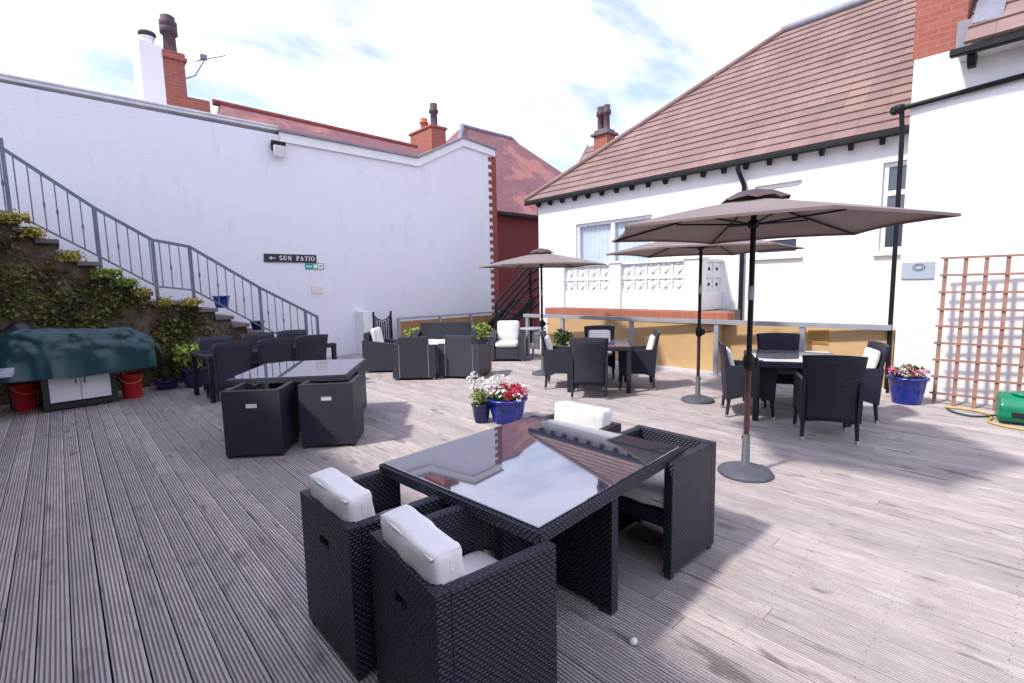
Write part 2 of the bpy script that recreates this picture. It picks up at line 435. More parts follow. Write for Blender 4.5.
# ================================================================== LEFT WHITE BUILDING
wb = thing('white_building', 'long white painted brick building behind the stone stairs, with chimneys', 'building')
WY = 12.3
poly = [(-7, -.4), (10.545, -.4), (10.545, 6.0), (9.41, 6.12), (7.77, 5.25), (-7, 5.35)]
g = MB(); g.prism(poly, 'y', WY, WY+.32); g.build('wall', M_whitewall, wb)
g = MB(); g.box(-7, 4.08, WY-.02, WY+.36, 5.36, 5.395, .006); g.box(-7, 4.08, WY-.04, WY+.38, 5.42, 5.46, .006); g.box(-7, 4.08, WY-.015, WY+.35, 5.395, 5.42)
g.build('coping', M_coping, wb)
g = MB()
g.prism([(4.1, 5.12), (7.8, 5.09), (9.41, 5.92), (10.66, 5.8), (10.66, 6.0), (9.43, 6.14), (7.77, 5.3), (4.1, 5.33)], 'y', WY-.06, WY-.003); g.build('fascia', M_white, wb)
g = MB(); g.prism([(4.09, 5.333), (7.77, 5.303), (9.43, 6.143), (10.7, 6.003), (10.7, 6.04), (9.43, 6.19), (7.76, 5.35), (4.09, 5.385)], 'y', WY-.11, WY+.45)
g.build('lead_capping', M_lead, wb)
g = MB()   # toothed brick corner
g.box(10.55, 10.72, WY-.02, WY+.5, -.4, 5.79)
z = 0
while z < 5.75:
    g.box(10.41, 10.549, WY-.022, WY-.001, z, z+.12); z += .235
g.build('brick_quoins', M_quoin, wb)
# red roof behind the parapet
g = MB()
g.add([(3.2, 12.75, 5.1), (9.2, 12.75, 5.1), (9.2, 14.5, 6.32), (3.45, 14.5, 6.42), (9.2, 18, 4.6), (3.4, 18, 4.6)], [(0, 1, 2, 3), (3, 2, 4, 5), (0, 3, 5), (1, 4, 2)])
g.build('roof', M_roofred, wb)
g = MB(); g.tube([(3.3, 14.5, 6.42), (9.2, 14.5, 6.32)], .08, 8); g.build('ridge_tiles', M_quoin, wb)
# chimney one: rendered flank and red brick front
g = MB(); g.box(2.125, 2.52, 13.2, 14.2, 5.0, 6.72); g.box(2.125, 2.57, 13.15, 14.25, 6.72, 6.8, .01); g.box(2.125, 2.54, 13.18, 14.2, 6.8, 6.89, .01)
ch = g.build('chimney', M_redbrick, wb)
g = MB(); g.lathe([(.16, 0), (.13, .05), (.12, .42), (.17, .44), (.17, .56), (.15, .58), (.17, .6), (.17, .7), (.13, .72), (.14, .8), (.11, .82), (.09, .7)], (2.32, 13.45, 6.88), 14)
g.build('chimney_pot', M_darkpot, ch)
g = MB(); g.prism([(1.72, 5.0), (2.12, 5.0), (2.12, 6.93), (1.72, 6.97)], 'y', 13.19, 14.2); ch = g.build('rendered_chimney', M_whitehouse, wb)
g = MB(); g.lathe([(.13, 0), (.12, .2), (.14, .22), (.0, .24)], (1.93, 13.5, 6.94), 14); g.build('chimney_pot', M_white, ch)
g = MB(); g.lathe([(.1, 0), (.17, .02), (.15, .07), (.04, .1), (0, .1)], (1.93, 13.5, 7.19), 14); g.build('chimney_cowl', M_darkpot, ch)
g = MB(); g.box(2.52, 2.95, 13.2, 13.6, 5.1, 6.0); g.build('stepped_brickwork', M_redbrick, wb)
# aerial
ae = thing('aerial', 'thin television aerial on the chimney beside the dark pot', 'aerial', (2.55, 13.25, 6.4))
g = MB(); g.tube([(-.02, 0, 0), (.16, 0, .1), (.38, 0, .5)], .014, 6); g.build('mast', M_lead, ae)
g = MB(); g.tube([(.2, 0, .42), (.85, .1, .76)], .012, 6)
for k in range(7):
    t = k/6; p = Vector((.25+t*.55, .1*t, .45+.28*t)); g.tube([p+Vector((.02, -.18+.05*t, -.03)), p+Vector((-.02, .18-.05*t, .03))], .006, 5)
g.box(.3, .42, -.05, .05, .5, .6); g.build('antenna', M_lead, ae)
# chimney two
g = MB(); g.box(10.14, 10.75, 15.0, 16.4, 5.0, 7.28); g.box(10.09, 10.8, 14.95, 16.45, 7.28, 7.36, .01)
ch = g.build('chimney', M_redbrick, wb)
for x, y, h, r, m in ((10.5, 16.0, .5, .15, M_claypot), (10.5, 15.35, .85, .15, M_darkpot)):
    g = MB(); g.lathe([(r*1.1, 0), (r*.9, .05), (r*.8, h*.6), (r*1.15, h*.64), (r*1.15, h*.75), (r*.85, h*.78), (r*.9, h), (r*.7, h), (r*.6, h-.1)], (x, y, 7.36), 14); g.build('chimney_pot', m, ch)
# wall fittings
fl = thing('floodlight', 'small boxy floodlight high on the white wall', 'light', (4.03, WY, 4.9))
g = MB(); g.box(-.13, .13, -.14, -.003, .0, .17, .015); g.box(-.16, .16, -.16, -.14, .1, .19, .004); g.build('housing', M_black, fl)
g = MB(); g.box(-.12, .12, -.2, -.14, -.17, .09, .02); g.build('lamp', M_lampglass, fl)

def text_mesh(txt, size, name, mat, parent, loc, rot, ext=.004, bold=.0, sx=1.0):
    cu = bpy.data.curves.new(name, 'FONT'); cu.body = txt; cu.size = size; cu.extrude = ext; cu.offset = bold; cu.align_x = 'LEFT'
    o = bpy.data.objects.new(name, cu); COL.objects.link(o)
    dg = bpy.context.evaluated_depsgraph_get(); me = bpy.data.meshes.new_from_object(o.evaluated_get(dg))
    bpy.data.objects.remove(o); o = bpy.data.objects.new(name, me); COL.objects.link(o); o.parent = parent; o.location = loc; o.rotation_euler = rot; o.scale = (sx, 1, 1)
    me.materials.clear(); me.materials.append(mat); return o
sg = thing('sun_patio_sign', 'black sign reading SUN PATIO with a left arrow on the white wall', 'sign', (3.58, WY, 2.36))
g = MB(); g.box(0, 1.2, -.03, -.003, 0, .19, .004); g.build('board', M_signblack, sg)
# serif capitals drawn as strokes: thick stems, thin joins, small slab serifs
def letters(word, h, x, zb, gapx):
    g = MB(); y0, y1 = -.038, -.0305; st = h*.2; th = h*.09
    def rect(ax, az, bx, bz): g.box(x+ax, x+bx, y0, y1, zb+az, zb+bz)
    def seg(a, b, w): g.bar((x+a[0], (y0+y1)/2, zb+a[1]), (x+b[0], (y0+y1)/2, zb+b[1]), w, y1-y0, (0, 1, 0))
    def arc(cx, cz, rx, rz, a0, a1, w0, w1, n=12):
        P = []
        for k in range(n+1):
            a = R(a0+(a1-a0)*k/n); c, s_ = math.cos(a), math.sin(a); w = w0+(w1-w0)*abs(c); P.append(((cx+c*(rx+w/2), cz+s_*(rz+w/2)), (cx+c*(rx-w/2), cz+s_*(rz-w/2))))
        for (o0, i0), (o1, i1) in zip(P, P[1:]):
            vs = [(x+p[0], yy, zb+p[1]) for yy in (y0, y1) for p in (o0, o1, i1, i0)]
            g.add(vs, [(0, 1, 2, 3), (7, 6, 5, 4), (0, 4, 5, 1), (1, 5, 6, 2), (2, 6, 7, 3), (3, 7, 4, 0)])
    for c in word:
        if c == ' ': x += h*.5; continue
        if c == 'S':
            arc(h*.3, h*.73, h*.2, h*.22, 20, 270, th, st); arc(h*.3, h*.27, h*.22, h*.22, 90, -160, th, st); w = h*.6
        elif c == 'U':
            rect(h*.1, h*.3, h*.1+st, h); rect(h*.62, h*.3, h*.62+th, h); arc(h*.39, h*.3, h*.22, h*.25, 180, 360, th, st*.7)
            rect(0, h-th, h*.42, h+.001); rect(h*.52, h-th, h*.82, h+.001); w = h*.82
        elif c == 'N':
            rect(h*.1, 0, h*.1+th, h); rect(h*.68, 0, h*.68+th, h); seg((h*.14, h*.97), (h*.72, h*.03), st); rect(0, -.001, h*.3, th); rect(h*.56, h-th, h*.88, h+.001); w = h*.88
        elif c == 'P':
            rect(h*.1, 0, h*.1+st, h); arc(h*.3, h*.74, h*.26, h*.22, 90, -90, th, st); rect(0, -.001, h*.44, th); rect(0, h-th, h*.3, h+.001); rect(h*.28, h*.48, h*.34, h*.56); w = h*.66
        elif c == 'A':
            seg((h*.14, 0), (h*.44, h), th); seg((h*.42, h), (h*.74, 0), st); rect(h*.24, h*.3, h*.62, h*.3+th); rect(0, -.001, h*.3, th); rect(h*.56, -.001, h*.92, th); w = h*.9
        elif c == 'T':
            rect(h*.3, 0, h*.3+st, h); rect(0, h-th, h*.8, h+.001); rect(0, h*.76, th, h-th); rect(h*.8-th, h*.76, h*.8, h-th); rect(h*.18, -.001, h*.62, th); w = h*.8
        elif c == 'I':
            rect(h*.1, 0, h*.1+st, h); rect(0, -.001, h*.4, th); rect(0, h-th, h*.4, h+.001); w = h*.4
        elif c == 'O':
            arc(h*.42, h*.5, h*.33, h*.46, 0, 360, th, st, 24); w = h*.84
        elif c == '.': rect(0, 0, h*.12, h*.12); w = h*.12
        x += w+gapx
    return g
letters('SUN', .105, .33, .045, .02).build('lettering', M_white, sg)
letters('PATIO', .105, .715, .045, .014).build('lettering', M_white, sg)
g = MB(); g.box(.13, .25, -.038, -.0305, .088, .102); g.prism([(.1, .095), (.155, .135), (.165, .123), (.13, .095), (.165, .067), (.155, .055)], 'y', -.038, -.0305); g.build('arrow', M_white, sg)
eg = thing('exit_sign', 'small green and white fire exit sign under the black sign', 'sign', (4.5, WY, 2.2))
g = MB(); g.box(0, .46, -.015, -.003, 0, .15); g.build('plate', M_signgreen, eg)
g = MB(); g.box(.2, .29, -.019, -.0155, .03, .12)
g.box(.31, .44, -.019, -.0155, .015, .135); g.build('pictogram', M_white, eg)
g = MB(); g.prism([(.34, .08), (.37, .11), (.37, .09), (.42, .09), (.42, .065), (.37, .065), (.37, .045)], 'y', -.023, -.0195)
g.build('arrow', M_signgreen, eg)
g = MB()
for k in range(3): g.box(.025+.05*k, .06+.05*k, -.019, -.0155, .05, .09)
g.build('lettering', M_white, eg)
g = MB(); g.box(0, .28, -.02, -.003, 0, .2, .005); tag(g.build('plaque', M_cream, None, (4.62, WY, 1.6)), 'small cream plaque low on the white wall', 'plaque')
# shallow white pilaster and conduit at the gate
g = MB(); g.box(5.72, 5.95, WY-.45, WY-.003, -.02, 1.12, .008); tag(g.build('gate_pier', M_white), 'short white pier beside the black gate', 'pier')

# ================================================================== TERRACE, STAIRS
tb = thing('terrace_block', 'brown stone terrace wall at the top of the stairs', 'wall')
g = MB(); g.box(-6, -1.15, -4.5, 12.29, -.4, 3.0); g.build('wall', M_mossy, tb)
g = MB(); g.box(-6, -1.1, -4.5, 12.28, 3.0, 3.1, .01); g.box(-1.6, -1.14, -4.5, 10.95, 3.1, 3.75, .02); g.build('slab', M_stone, tb)  # slab, with an unseen parapet added on top to shade the deck

stt = thing('stone_staircase', 'stone staircase with a mossy side wall climbing along the white wall', 'staircase')
FY = 11.0
treads = []    # (x0, x1, ztop)
for k in range(8): treads.append((1.25-.236*(k+1), 1.25-.236*k, 1.55+.175*(k+1)))
treads.append((1.25, 1.98, 1.55))
for k in range(9): treads.append((1.98+.27*k, 1.98+.27*(k+1), 1.55-.165*(k+1)))
pts = []
for x0, x1, z in sorted(treads): pts += [(x0, z-.075), (x1, z-.075)]
pts = [(-1.14, 2.975)]+pts
g = MB(); g.prism([(-1.14, -.05)]+[(pts[-1][0], -.05)]+pts[::-1], 'y', FY+.05, WY-.003); g.build('side_wall', M_mossy, stt)
for x0, x1, z in treads:
    g = MB(); g.box(x0-.02, x1+.035, FY-.05, WY-.004, z-.072, z, .008); g.build('tread', M_stone, stt)
g = MB(); g.box(-1.14, treads[7][0]-.03, FY-.04, WY-.004, 2.93, 3.0); g.build('landing', M_stone, stt)

sr = thing('stair_railing', 'blue grey metal railing with thin balusters up the stone stairs', 'railing')
RY = 10.98+.12
path = [(-1.6, 3.98), (-.42, 3.97), (.6, 3.16), (1.36, 2.66), (1.93, 2.56), (3.1, 1.77), (4.25, 1.1)]
bot = [(-1.6, 3.1), (-.4, 3.0), (.6, 2.34), (1.36, 1.82), (1.93, 1.74), (3.1, .95), (4.25, .25)]
def interp(pl, x):
    for (a, b), (c, d) in zip(pl, pl[1:]):
        if a <= x <= c: return b+(d-b)*(x-a)/(c-a)
g = MB()
for a, b in zip(path, path[1:]): g.bar((a[0], RY, a[1]), (b[0], RY, b[1]), .045, .05)
g.build('handrail', M_stairrail, sr)
g = MB()
for a, b in zip(bot, bot[1:]): g.bar((a[0], RY, a[1]), (b[0], RY, b[1]), .02, .03)
g.build('bottom_rail', M_stairrail, sr)
for x, zt, zb in ((-.42, 4.12, 2.7), (.6, 3.14, 2.1), (1.36, 2.64, 1.5), (1.93, 2.54, 1.5), (3.1, 1.75, .75), (4.0, 1.22, .15), (4.25, 1.12, .0)):
    g = MB(); g.box(x-.026, x+.026, RY-.026, RY+.026, zb, zt); g.build('post', M_stairrail, sr)
x = -1.5
while x < 4.2:
    zt, zb = interp(path, x), interp(bot, x)
    g = MB(); g.tube([(x, RY, zb), (x, RY, zt)], .0095, 6)
    if int(x*7.7) % 3 == 0:
        zm = zb+(zt-zb)*.45; g.tube([(x, RY, zm-.06), (x, RY, zm), (x, RY, zm+.06)], [.0095, .02, .0095], 6)
    g.build('baluster', M_stairrail, sr); x += .148

# ivy and step plants
iv = thing('ivy', 'dark green ivy creeping over the mossy stair wall', 'ivy', (0, 0, 0))
g = MB(); P = []
for _ in range(13000):
    x = random.uniform(-1.1, 3.6); zt = max(z for x0, x1, z in treads+[(-1.2, -.6, 2.95), (3.5, 5, .2)] if x0-.01 <= x <= x1+.01)
    z = random.uniform(.0, zt-.14); n = noise.noise(Vector((x*1.3, z*1.5, 3.3)))+.25*noise.noise(Vector((x*5, z*5, 1)))
    if n > random.uniform(-.3, .12): P.append((x, FY+.04-abs(random.gauss(0, .05))-.0, z))
g.leaves(P, .07); g.build('foliage', M_ivy, iv)
g = MB()
for _ in range(26):
    x = random.uniform(-1, 3); z = random.uniform(.1, .6); pl = []
    for k in range(7): pl.append((x, FY+.035, z)); x += random.uniform(-.12, .12); z += .12
    zt = [max(zz for x0, x1, zz in treads+[(-1.2, -.6, 2.95), (3.5, 5, .2)] if x0-.01 <= p[0] <= x1+.01) for p in pl]
    pl = [p for p, q in zip(pl, zt) if p[2] < q-.1]
    if len(pl) > 2: g = MB(); g.tube(pl, .006, 5); g.build('stem', M_soil, iv)
desc = ['gold leaved plant clump on the highest visible step, at the photo edge', 'small gold plant clump spilling over the second step from the top', 'brownish low plant clump on the step below the second railing post', 'bright yellow green plant clump, biggest on the stairs', 'low lime clump just left of the third railing post', 'tiny ochre clump on the step above the landing', 'flat gold clump at the left end of the landing', 'dusty gold clump at the right end of the landing']
for k, (x, z, w, m) in enumerate(((-.42, 2.93, .36, M_leafgold), (-.2, 2.72, .17, M_leafgold), (.22, 2.36, .2, M_leafgold), (.66, 2.08, .32, M_leaflime), (.9, 1.92, .22, M_leaflime), (1.12, 1.76, .15, M_leafgold), (1.42, 1.56, .18, M_leafgold), (1.85, 1.55, .2, M_leafgold))):
    t = thing('step_plant', desc[k], 'plant', (x, FY+.02, z), 0, 'plants along the stair edge')
    P = [(max(-.2, min(.2, random.gauss(0, w*.42))), random.gauss(-.06, .06), abs(random.gauss(0, .035))-.12*random.random()) for _ in range(int(2200*w))]
    g = MB(); g.leaves(P, .045); g.build('foliage', m, t)
    g = MB()
    for _ in range(9): a = random.uniform(-w*.6, w*.6); g.tube([(a*.3, .05, -.01), (a*.7, -.02, .04), (a, -.08, -.03)], .005, 5)
    g.build('stem', M_leafdark, t)

def pot(name, label, cat, loc, r, h, mat, rim=.02):
    t = thing(name, label, cat, loc)
    g = MB(); g.lathe([(r*.68, 0), (r*.72, .01), (r*.86, h*.45), (r*.97, h*.9), (r*1.06, h*.91), (r*1.08, h*.97), (r*1.03, h), (r*.93, h), (r*.9, h*.88)], n=28); g.build('pot', mat, t)
    g = MB(); g.lathe([(r*.9, h*.87), (0, h*.9)], n=20); g.build('soil', M_soil, t)
    return t
pot('blue_pot', 'small bright blue pot on a stair step by the railing', 'pot', (2.42, 11.25, 1.39-.01), .15, .24, M_pot)
pot('navy_pot', 'small dark navy pot on a low stair step', 'pot', (3.06, 11.28, .89), .14, .18, M_potdark)

# ================================================================== FAR BRICK HOUSE
bh = thing('brick_house', 'maroon brick house with a red tiled roof seen between two white buildings', 'house')
g = MB(); g.box(11.6, 27, 17.0, 25, -.4, 5.15); g.build('wall', M_darkbrick, bh)
g = MB()
E0 = (11.2, 16.75, 4.98); E1 = (26.5, 16.75, 4.98); T0 = (16.1, 21, 9.9); T1 = (19.5, 21, 9.9)
g.add([(12.0, 16.75, 4.98), E1, (26.5, 25.3, 4.98), (12.0, 25.3, 4.98), (16.1, 21, 9.9), T1, (25, 21, 6.8)], [(0, 1, 6, 5, 4), (3, 4, 5, 6, 2), (1, 2, 6), (0, 4, 3)])
g.build('roof', M_roofred, bh)
g = MB(); g.tube([(16.1, 21, 9.93), (19.5, 21, 9.93), (25, 21, 6.83)], .1, 8); g.build('ridge_tiles', M_lead, bh)
g = MB(); g.tube([(12.0, 16.75, 5.0), (16.1, 21, 9.93)], .12, 8); g.build('hip_tiles', M_lead, bh)
g = MB(); g.box(12.2, 26.6, 16.62, 16.76, 4.86, 4.99); g.build('gutter', M_black, bh)

# ================================================================== RIGHT WHITE HOUSE
wh = thing('white_house', 'white rendered house with a pink brown tiled hipped roof', 'house')
HX = 9.9
# wall with window openings
def wall_x(x, y0, y1, z0, z1, holes, thick, name, mat, parent):
    ys = sorted({y0, y1, *[h[0] for h in holes], *[h[1] for h in holes]}); zs = sorted({z0, z1, *[h[2] for h in holes], *[h[3] for h in holes]})
    g = MB()
    def hole(a, b, c, d): return any(h[0] <= a and b <= h[1] and h[2] <= c and d <= h[3] for h in holes)
    V = {}
    for X in (x, x+thick):
        for y in ys:
            for z in zs: V[(X, y, z)] = len(g.v); g.v.append(Vector((X, y, z)))
    def q(*k): g.f.append(tuple(V[i] for i in k)); g.sm.append(False)
    cells = [(a, b, c, d) for a, b in zip(ys, ys[1:]) for c, d in zip(zs, zs[1:])]
    for a, b, c, d in cells:
        if hole(a, b, c, d): continue
        for X in (x, x+thick): q((X, a, c), (X, b, c), (X, b, d), (X, a, d))
    def solid(a, b, c, d): return a >= y0 and b <= y1 and c >= z0 and d <= z1 and not hole(a, b, c, d)
    for i, (a, b) in enumerate(zip(ys, ys[1:])):
        for j, (c, d) in enumerate(zip(zs, zs[1:])):
            if hole(a, b, c, d): continue
            if i == 0 or hole(ys[i-1], a, c, d): q((x, a, c), (x, a, d), (x+thick, a, d), (x+thick, a, c))
            if i == len(ys)-2 or hole(b, ys[i+2], c, d): q((x, b, c), (x, b, d), (x+thick, b, d), (x+thick, b, c))
            if j == 0 or hole(a, b, zs[j-1], c): q((x, a, c), (x, b, c), (x+thick, b, c), (x+thick, a, c))
            if j == len(zs)-2 or hole(a, b, d, zs[j+2]): q((x, a, d), (x, b, d), (x+thick, b, d), (x+thick, a, d))
    return g.build(name, mat, parent)
holes = [(6.1, 8.3, 1.95, 3.22), (3.1, 3.9, 2.16, 3.47), (1.2, 1.93, 2.13, 3.53)]
wall_x(HX, -6, 9.62, -.4, 4.15, holes, .3, 'wall', M_whitehouse, wh)
g = MB(); g.box(HX+.305, 16, 9.3, 9.62, -.4, 4.3); g.build('wall', M_whitehouse, wh)
def window(y0, y1, z0, z1, panes, curtain, sill, transom=None, blind=None):
    f = MB(); X = HX+.06; fw = .07
    f.box(X, X+.07, y0, y0+fw, z0, z1, .006); f.box(X, X+.07, y1-fw, y1, z0, z1, .006)
    f.box(X+.002, X+.068, y0+fw, y1-fw, z1-fw, z1, .006); f.box(X+.002, X+.068, y0+fw, y1-fw, z0, z0+fw, .006)
    for k in range(1, panes):
        yy = y0+(y1-y0)*k/panes; f.box(X-.004, X+.066, yy-.05, yy+.05, z0+fw, z1-fw, .006)
    if transom: f.box(X+.001, X+.064, y0+fw, y1-fw, transom-.04, transom+.04, .004)
    w = MB(); w.add([(X+.03, y0+.03, z0+.03), (X+.03, y1-.03, z0+.03), (X+.03, y1-.03, z1-.03), (X+.03, y0+.03, z1-.03)], [(0, 1, 2, 3)]); 
    wo = f.build('window', M_upvc, wh)
    if curtain:
        gm = bpy.data.materials.get('clear_window')
        if not gm:
            q = NB('clear_window'); gm = q.m; tr_ = q.n('ShaderNodeBsdfTransparent'); tr_.inputs[0].default_value = (.86, .91, .95, 1); gg = q.n('ShaderNodeBsdfGlossy'); gg.inputs['Roughness'].default_value = .02
            fr = q.n('ShaderNodeFresnel'); fr.inputs[0].default_value = 1.5; ms_ = q.n('ShaderNodeMixShader'); q.l(fr.outputs[0], ms_.inputs[0]); q.l(tr_.outputs[0], ms_.inputs[1]); q.l(gg.outputs[0], ms_.inputs[2])
            q.l(ms_.outputs[0], [x for x in q.t.nodes if x.type == 'OUTPUT_MATERIAL'][0].inputs[0])
        w.build('glass', gm, wo)
        c = MB(); n = 120; vs = []
        for i in range(n+1):
            y = y0+(y1-y0)*i/n; xx = X+.12+.02*math.sin(i*.9)+.008*math.sin(i*2.3)
            vs += [(xx, y, z0), (xx, y, z1)]
        c.add(vs, [(2*i, 2*i+2, 2*i+3, 2*i+1) for i in range(n)], True); c.build('curtain', M_curtain, wo)
    else:
        w.build('glass', M_wglass, wo)
        if blind: b_ = MB(); b_.box(X+.012, X+.026, y0+.07, y1-.07, blind, z1-.075); b_.build('blind', M_white, wo)
    if sill: s_ = MB(); s_.box(HX-.07, HX+.06, y0-.06, y1+.06, z0-.07, z0-.003, .008); s_.build('sill', M_white, wo)
window(*holes[0], 2, True, False); window(*holes[1], 1, False, True, 3.0, 2.45); window(*holes[2], 1, False, True, 3.05)
# tiled roof, real courses
def tiled_slope(x0, z0, x1, z1, ylo, yhi0, yhi1, n, mat, parent, name='roof'):
    g = MB(); dx, dz = x1-x0, z1-z0; L = math.hypot(dx, dz); nx, nz = -dz/L, dx/L
    for k in range(n):
        a, b = k/n, (k+1)/n; up = .038
        A = Vector((x0+dx*a+nx*up, 0, z0+dz*a+nz*up)); A2 = Vector((x0+dx*a, 0, z0+dz*a)); B = Vector((x0+dx*b+nx*.012, 0, z0+dz*b+nz*.012))
        ya, yb = yhi0+(yhi1-yhi0)*a, yhi0+(yhi1-yhi0)*b
        g.add([(A.x, ylo, A.z), (A.x, ya, A.z), (B.x, yb, B.z), (B.x, ylo, B.z), (A2.x, ylo, A2.z), (A2.x, ya, A2.z)], [(0, 1, 2, 3), (4, 5, 1, 0)])
        # back edge of the course
    return g.build(name, mat, parent)
tiled_slope(9.73, 3.98, 12.9, 7.38, -6, 9.95, 4.54, 20, M_roofpink, wh)
g = MB(); g.add([(9.75, 9.94, 3.96), (16.4, 9.71, 3.86), (12.9, 4.54, 7.36)], [(0, 1, 2)]); g.add([(12.9, 4.54, 7.36), (16.4, 9.71, 3.86), (16.4, -6, 3.86), (12.9, -6, 7.36)], [(0, 1, 2, 3)]); g.build('roof', M_roofpink, wh)
g = MB(); g.tube([(9.71, 9.97, 4.03), (12.9, 4.54, 7.44)], .07, 8); g.build('hip_tiles', M_roofpink, wh)
g = MB(); g.tube([(12.9, 4.6, 7.45), (12.9, -6, 7.45)], .09, 8); g.build('ridge_tiles', M_lead, wh)
g = MB(); g.box(9.66, 9.76, -6, 9.94, 3.88, 3.97, .015); g.build('gutter', M_black, wh)
g = MB(); g.box(9.76, HX-.003, -6, 9.9, 3.91, 3.94); g.build('soffit', M_white, wh)
y = 9.5
while y > 1.7:
    g = MB(); g.prism([(9.72, 3.91), (9.72, 3.85), (9.77, 3.79), (9.83, 3.8), (9.85, 3.85), (9.88, 3.91)], 'y', y-.03, y+.03); g.build('rafter_end', M_black, wh); y -= .42
g = MB(); g.tube([(9.71, 4.16, 3.9), (9.71, 4.15, 3.8), (9.74, 4.13, 3.72), (9.8, 4.1, 3.6), (9.84, 4.08, 3.5), (9.84, 4.08, 3.2), (9.84, 4.08, -.1)], .042, 10); g.build('downpipe', M_black, wh)
# lower wing roof with chimney behind the hip
wg = thing('rear_wing', 'tiled rear wing with a small twin pot chimney behind the hipped roof', 'building')
tiled_slope(13.6, 4.3, 15.7, 7.0, 3, 12.5, 12.5, 9, M_roofpink, wg)
g = MB(); g.add([(15.7, 12.5, 6.97), (15.7, 3, 6.97), (17.8, 3, 4.3), (17.8, 12.5, 4.3)], [(0, 1, 2, 3)]); g.build('roof', M_roofpink, wg)
g = MB(); g.prism([(13.9, -.4), (17.5, -.4), (17.5, 4.6), (15.7, 6.9), (13.9, 4.6)], 'y', 10.2, 12.35); g.build('wall', M_whitehouse, wg)
g = MB(); g.bar((13.6, 12.52, 4.3), (15.7, 12.52, 7.06), .05, .16, (0, 0, 1)); g.build('bargeboard', M_white, wg)
g = MB(); g.box(15.4, 15.9, 11.4, 12.0, 6.5, 7.2); ch = g.build('chimney', M_redbrick, wg)
g = MB(); g.box(15.3, 16, 11.3, 12.1, 7.2, 7.3, .01); g.box(15.38, 15.92, 11.4, 12.0, 7.3, 7.42, .03); g.build('capping', M_stone, ch)
for yy in (11.56, 11.84):
    g = MB(); g.lathe([(.14, 0), (.12, .05), (.11, .5), (.16, .53), (.16, .68), (.12, .7), (.13, .85), (.1, .85), (.08, .75)], (15.6, yy, 7.42), 12); g.build('chimney_pot', M_darkpot, ch)
# near right wing
nw = thing('white_side_wing', 'tall blank white wall wing at the right, with a brick chimney', 'building')
NX = 9.0
g = MB(); g.box(NX, HX+.5, -7, 1.48, -.4, 4.68); g.build('wall', M_whitehouse, nw)
g = MB(); g.box(NX+.003, NX+.7, .96, 1.5, 4.68, 7.6); ch = g.build('chimney', M_redbrick, nw)
tiled_slope(8.62, 4.58, 11.0, 6.9, -7, .93, .93, 9, M_roofpink, nw)
g = MB(); g.box(8.57, 8.67, -7, 1.06, 4.46, 4.55, .015); g.build('gutter', M_black, nw)
g = MB(); g.box(8.67, NX-.003, -7, 1.0, 4.5, 4.53); g.build('soffit', M_white, nw)
for yy in (.86, .3, -.3, -.9, -1.5):
    g = MB(); g.prism([(8.68, 4.5), (8.68, 4.42), (8.76, 4.34), (8.86, 4.34), (8.88, 4.42), (8.95, 4.5)], 'y', yy-.04, yy+.04); g.build('rafter_end', M_black, nw)
g = MB(); g.add([(NX-.12, .9, 4.9), (NX-.12, .62, 4.88), (NX+.6, .6, 5.66), (NX+.6, .9, 5.66)], [(0, 1, 2, 3)]); g.box(NX-.03, NX+.0, .8, 1.05, 4.66, 5.0); g.build('lead_flashing', M_lead, nw)
g = MB(); g.tube([(NX-.06, 1.56, 4.06), (NX-.06, .4, 4.13), (NX-.06, -5, 4.5)], .034, 10); g.tube([(NX-.06, 1.57, 4.06), (NX-.05, 1.565, 3.9), (NX-.02, 1.555, 3.75), (NX-.0, 1.545, -.02)], .031, 10); g.build('downpipe', M_black, nw)
g = MB(); g.lathe([(.05, 0), (.07, .04), (.07, .1), (.05, .11), (.04, .05)], (NX-.06, 1.6, 4.0), 12); g.box(NX-.12, NX+.02, 1.62, 1.7, 4.0, 4.1, .02); g.build('hopper', M_black, nw)
pq = thing('wall_plaque', 'pale grey rectangular plaque with a blue emblem on the right white wall', 'sign', (NX, 1.275, 1.68))
g = MB(); g.box(-.02, -.003, -.18, .18, 0, .24, .004); g.build('plate', M_signgrey, pq)
g = MB()
for r in (.05, .032):
    P = [(-.0225, -.01+r*1.35*math.cos(a*.2618), .165+r*math.sin(a*.2618)) for a in range(25)]; g.tube(P, .005, 5)
g.build('emblem', M_stairrail, pq)

# ================================================================== PATIO WALL, SCREEN WALL, RAILINGS
pw = thing('patio_wall', 'low ochre painted wall with terracotta brick coping behind the grey railing', 'wall')
g = MB(); g.box(8.8, 9.05, 4.05, 8.3, -.3, .93); g.box(9.02, 9.3, 1.5, 4.049, -.3, .93); g.build('wall', M_ochre, pw)
g = MB(); g.box(8.77, 9.06, 3.85, 8.35, .935, 1.15, .01); g.build('coping', M_copebrick, pw)
g = MB(); g.box(9.005, 9.019, 2.33, 2.63, .66, .9, .004)
for k in range(5): g.box(8.995, 9.006, 2.37, 2.59, .69+.04*k, .71+.04*k)
g.build('vent_grille', M_vent, pw)
swl = thing('screen_wall', 'white garden wall of pierced star blocks between square piers', 'wall')
SX = 8.92
for y0, y1 in ((7.82, 8.1), (6.22, 6.5), (4.45, 4.76)):
    g = MB(); g.box(SX-.04, SX+.24, y0, y1, 1.161, 2.13); g.box(SX-.07, SX+.27, y0-.03, y1+.03, 2.13, 2.18, .01); g.build('pier', M_whitehouse, swl)
g = MB(); g.box(SX, SX+.14, 6.5, 7.82, 1.161, 1.5); g.box(SX, SX+.14, 4.76, 6.22, 1.161, 1.5); g.build('lower_wall', M_whitehouse, swl)
g = MB(); g.box(SX-.02, SX+.16, 6.5, 7.82, 2.1, 2.145, .008); g.box(SX-.02, SX+.16, 4.76, 6.22, 2.1, 2.145, .008); g.build('coping', M_whitehouse, swl)
